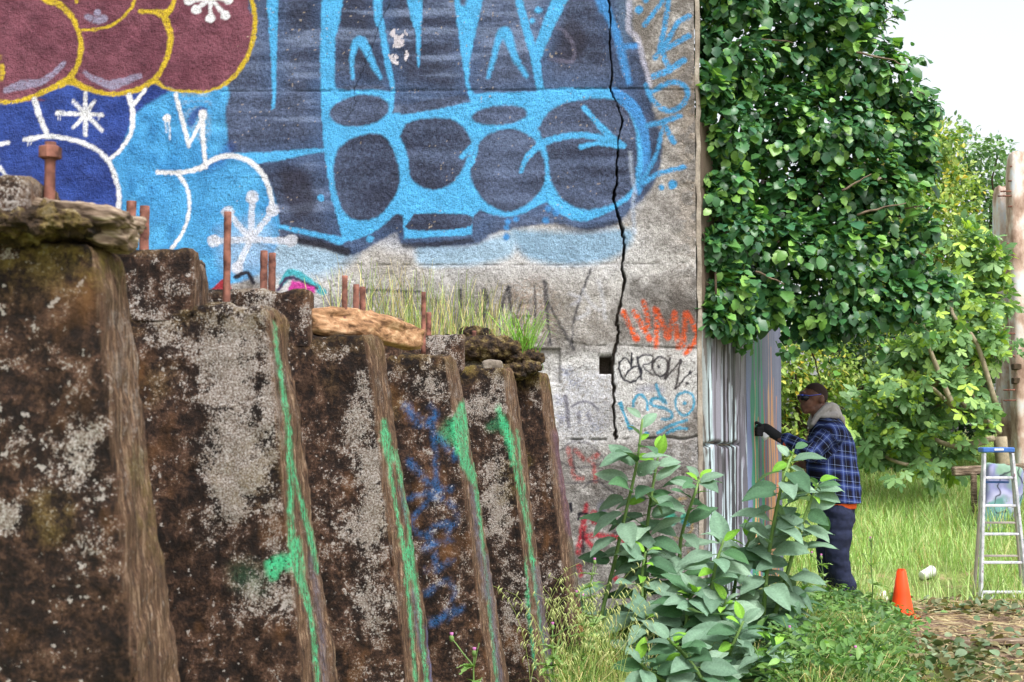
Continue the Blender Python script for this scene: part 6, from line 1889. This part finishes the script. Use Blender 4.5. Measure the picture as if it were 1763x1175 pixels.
def build_cups():
    m = simple('white_plastic', srgb(236, 236, 232), .45, .06, 10, bump=0)
    for k, (x, Y, ln, r, tilt, az, lab) in enumerate(((1597, 16.3, .17, .062, math.radians(72), math.radians(25), 'white plastic pail lying on its side in the straw right of the cone'), (1520, 15.2, .16, .055, math.radians(28), math.radians(200), 'white plastic cup half hidden in weeds left of the cone'))):
        b = on_ground(x, Y) + (0, 0, .06)
        ax = np.array([math.sin(tilt) * math.cos(az), math.sin(tilt) * math.sin(az), math.cos(tilt)])
        root = thing('plastic_cup', lab, 'cup', b)
        b0 = b - ax * ln / 2 + np.array([0, 0, .02])
        prof = [(0, r * .8), (.002, r * .82), (ln * .9, r), (ln, r * 1.06), (ln, r * .98), (ln * .5, r * .86), (.006, r * .74)]
        V, F = tube([b0 + ax * (t + i * 1e-5) for i, (t, _) in enumerate(prof)], [q for _, q in prof], 22)
        cw = MB().add(V, F).build('cup_wall', m, root)
        V, F = tube([b0 + ax * (ln * .93), b0 + ax * (ln * .96)], [r * 1.08, r * 1.09], 22)
        MB().add(V, F).build('rim', m, cw)
build_cups()

def build_ladder():
    Yl = 15.3
    al = NT('paint_spattered_aluminium')
    f = al.noise(14, 5); sp_ = al.noise(60, 2)
    c = al.ramp(f, [(.3, srgb(160, 162, 172)), (.6, srgb(206, 208, 214))])
    for s_, col, th in ((9, (120, 60, 90), .68), (13, (80, 130, 170), .69), (17, (230, 220, 220), .66)):
        c = al.mix(al.ramp(al.noise(s_ * 2.0, 3), [(th - .02, 0.0), (th, .8)]), c, srgb(*col))
    al.base(c); al.rough(.45); al.b.inputs['Metallic'].default_value = .25
    rear = simple('shaded_aluminium', srgb(166, 156, 150), .6, .15, 12)  # taupe tone puts the ladder's shaded side into the colour
    blue = simple('blue_ladder_cap', srgb(66, 108, 178), .45, .2, 20)
    b = on_ground(1718, Yl)
    root = thing('stepladder', 'paint-spattered aluminium stepladder with blue cap on the grass at right', 'stepladder', b)
    W = lambda px, py, Y=Yl: P(px, py, Y)
    fl = (W(1694, 781), W(1688, 1040)); fr_ = (W(1742, 781), W(1770, 1040))
    Yr = Yl + .55
    rl = (W(1694, 783, Yl + .10), W(1677, 1036, Yr)); rr = (W(1741, 783, Yl + .10), W(1760, 1034, Yr))
    for A in (fl, fr_): A[1][2] = gz(A[1][0], Yl) + .0
    for A in (rl, rr): A[1][2] = gz(A[1][0], Yr) + .0
    for A in (fl, fr_): MB().add(*bar(A[0], A[1], .030, .075)).build('front_rail', al.m, root, False)
    for A in (rl, rr): MB().add(*bar(A[0], A[1], .028, .045)).build('rear_rail', rear, root, False)
    c = (W(1692, 775) + W(1744, 775)) / 2 + (0, .05, 0)
    cap = MB().add(*box(c, (.345, .17, .055), None, .01)).build('top_cap', blue, root, False)
    V, F = box(c + (0, -.088, .004), (.10, .006, .02), None, .002); MB().add(V, F).build('cap_plate', simple('white_label', srgb(220, 222, 228), .5, .05, 20, bump=0), cap, False)
    at = lambda A, z: A[0] + (A[1] - A[0]) * ((z - A[0][2]) / (A[1][2] - A[0][2]))
    for py in (823, 871, 920, 969, 1020):
        z = W(1715, py)[2]
        p, q = at(fl, z), at(fr_, z)
        cc = (p + q) / 2
        V, F = box(cc + (0, .02, 0), (abs(q[0] - p[0]) - .03, .085, .026), None, .005)
        MB().add(V, F).build('step', al.m, root, False)
    V, F = box((at(fl, W(0, 829)[2]) + at(fr_, W(0, 829)[2])) / 2 + (0, .10, -.012), (.25, .10, .02), None, .004); MB().add(V, F).build('tray', blue, root, False)
    for py in (899, 957, 1024):
        z = P(1715, py, Yr - .1)[2]
        p, q = at(rl, z), at(rr, z)
        MB().add(*bar(p, q, .022, .035)).build('rear_brace', rear, root, False)
    z0 = W(0, 1022)[2]
    for A, s in ((fl, 1), (fr_, -1)):
        MB().add(*bar(at(A, z0 - .16), at(A, z0 - .01) + (s * .16, 0, 0), .016, .016)).build('step_brace', al.m, root, False)
    for A, B in ((fl, rl), (fr_, rr)):
        z = W(0, 850)[2]
        MB().add(*bar(at(A, z), at(B, z - .02), .012, .02, (1, 0, 0))).build('spreader', rear, root, False)
build_ladder()

# ------------------------------------------------------------------ far right: timber, painted block, ruined building
def build_far_right():
    # graffiti block behind the ladder
    k = NT('painted_block')
    f1, f2 = k.noise(2.4, 2, .5), k.noise(2.6, 2)
    c = k.ramp(f1, [(.35, srgb(118, 146, 128)), (.45, srgb(120, 122, 160)), (.55, srgb(158, 158, 186)), (.62, srgb(98, 140, 140))], 'LINEAR')
    c = k.mix(k.ramp(k.math('ABSOLUTE', k.math('SUBTRACT', f2, .5)), [(.0, 1.0), (.025, .0)]), c, srgb(36, 36, 48))
    k.base(c); k.bump(f2, .3, .01)
    cpt = P(1722, 860, 18.2)
    root = thing('painted_block', 'leaning block painted lilac and green with black lines behind the ladder', 'block', (cpt[0], 18.2, gz(cpt[0], 18.2)))
    V, F = lumpy((0, 0, 0), (.25, .12, .44), rotm(0, .12, .2), 81, .06, 50, 36, (3, 3, 3), 9)
    link('block_body', mesh_np('block_body', V + cpt, F), k.m, root)
    # weathered beam on two posts
    root = thing('timber_rail', 'weathered grey timber beam on short posts beside the ladder', 'timber', (P(1670, 900, 18.6)[0], 18.6, gz(6.4, 18.6)))
    a, b = P(1640, 812, 18.6), P(1764, 806, 18.6)
    MB().add(*bar(a, b, .12, .14)).build('beam', M['rotten_wood'], root, False)
    for x in (1676, 1690, 1752):
        p = P(x, 814, 18.5); q = p.copy(); q[2] = gz(p[0], 18.5) - .1
        MB().add(*bar(q, p, .07 if x != 1690 else .03, .07)).build('post', M['rotten_wood'], root, False)
    # thin plank lying near the ladder, another across the path
    for (x0, y0, x1, y1, Y, lab) in ((1600, 1016, 1655, 1015, 15.6, 'short thin grey plank lying in straw left of the ladder'), (1640, 1098, 1768, 1088, 9.2, 'long weathered plank lying across the soil path')):
        a, b = P(x0, y0, Y), P(x1, y1, Y)
        a[2] = gz(a[0], Y) + .045; b[2] = gz(b[0], Y) + .05
        r = thing('plank', lab, 'plank', (a + b) / 2)
        MB().add(*bar(a, b, .03, .10)).build('board', M['rotten_wood'], r, False)
    # ruined brick and concrete building at the right edge
    Y = 20.5
    kb = NT('flaking_render'); f = kb.noise(3.5, 6, .65, vec=kb.coord((1, 1, .5))); kb.base(kb.ramp(f, [(.36, srgb(138, 112, 98)), (.47, srgb(182, 156, 142)), (.54, srgb(202, 190, 182)), (.64, srgb(196, 202, 210))])); kb.bump(f, .4, .01)
    km = NT('whitewashed_plaster'); f = km.noise(5, 5); km.base(km.ramp(f, [(.35, srgb(176, 160, 150)), (.55, srgb(206, 204, 206)), (.7, srgb(190, 196, 204))])); km.bump(f, .4, .01)
    x0 = P(1744, 600, Y)[0]; x1 = x0 + 3.2
    ztop = P(1750, 262, Y)[2]; zb = float(gz(x0, Y)) - .4
    root = thing('ruined_building', 'narrow weathered pinkish-white concrete building edge with rusty rods at right', 'building', (x0, Y, zb))
    V, F = box(((x0 + x1) / 2 + .12, Y + .24, (zb + ztop) / 2), (x1 - x0 - .2, .25, ztop - zb - .02))
    MB().add(V, F).build('wall', km.m, root, False)
    # weathered corner column
    V, F = lumpy((0, 0, 0), (.24, .16, (ztop - zb) / 2), np.eye(3), 93, .05, 40, 90, (2, 2, 2), 9)
    link('corner_column', mesh_np('corner_column', V + np.array([x0 + .22, Y + .0, (ztop + zb) / 2]), F), kb.m, root)
    # second, lower pier behind
    xa = P(1716, 600, Y + .9)[0]; za = P(1722, 322, Y + .9)[2]
    V, F = lumpy((0, 0, 0), (.10, .18, (za - zb) / 2), np.eye(3), 95, .05, 30, 60, (3, 3, 3), 8)
    link('pier', mesh_np('pier', V + np.array([xa + .12, Y + .9, (za + zb) / 2]), F), kb.m, root)
    for (x, y, L) in ((1752, 287, .22), (1748, 312, .2), (1738, 330, .26), (1742, 338, .4), (1746, 356, .18), (1738, 420, .15), (1740, 505, .2), (1737, 575, .16), (1742, 672, .24), (1742, 690, .24)):
        p = P(x, y, Y - .12)
        MB().add(*tube([p + (-L / 2, 0, 0), p + (L / 2, 0, .004), p + (L / 2 + .02, .16, .004)], .012, 6)).build('rod', M['rust'], root)
    th = np.linspace(0, math.pi, 8)
    c = P(1752, 605, Y - .12)
    MB().add(*tube([c + np.array([-.10 * math.sin(t), 0, .09 * math.cos(t)]) for t in th], .014, 6)).build('hook', M['rust'], root)
    for y in (632, 656):
        MB().add(*box(P(1750, y, Y - .10), (.12, .12, .09), None, .01)).build('bracket', M['dark_bark'], root, False)
    # flat roof end of another building behind the climbing shrub
    Yb = 30
    a = P(1500, 196, Yb); b = P(1619, 232, Yb)
    root = thing('concrete_roof', 'grey concrete roof corner showing above the trees behind the climber', 'building', ((a[0] + b[0]) / 2, Yb + 1, gz(8, Yb)))
    V, F = box(((a[0] + b[0]) / 2, Yb + 1, (a[2] + b[2]) / 2), (b[0] - a[0], 2, a[2] - b[2]), None, .03); MB().add(V, F).build('roof_slab', M['worn_concrete'], root, False)
    V, F = box(((a[0] + b[0]) / 2 - .1, Yb + 1, (b[2] + gz(8, Yb)) / 2 - .02), (b[0] - a[0] - .3, 1.6, b[2] - gz(8, Yb))); MB().add(V, F).build('wall', M['worn_concrete'], root, False)
build_far_right()

bpy.context.view_layer.update()
for o in list(bpy.data.objects):
    if o.type == 'MESH' and o.parent is not None and o.parent.type == 'MESH':
        # sub-parts: their meshes are in world coordinates, as are those of their part
        o.matrix_parent_inverse = o.parent.matrix_world.inverted()
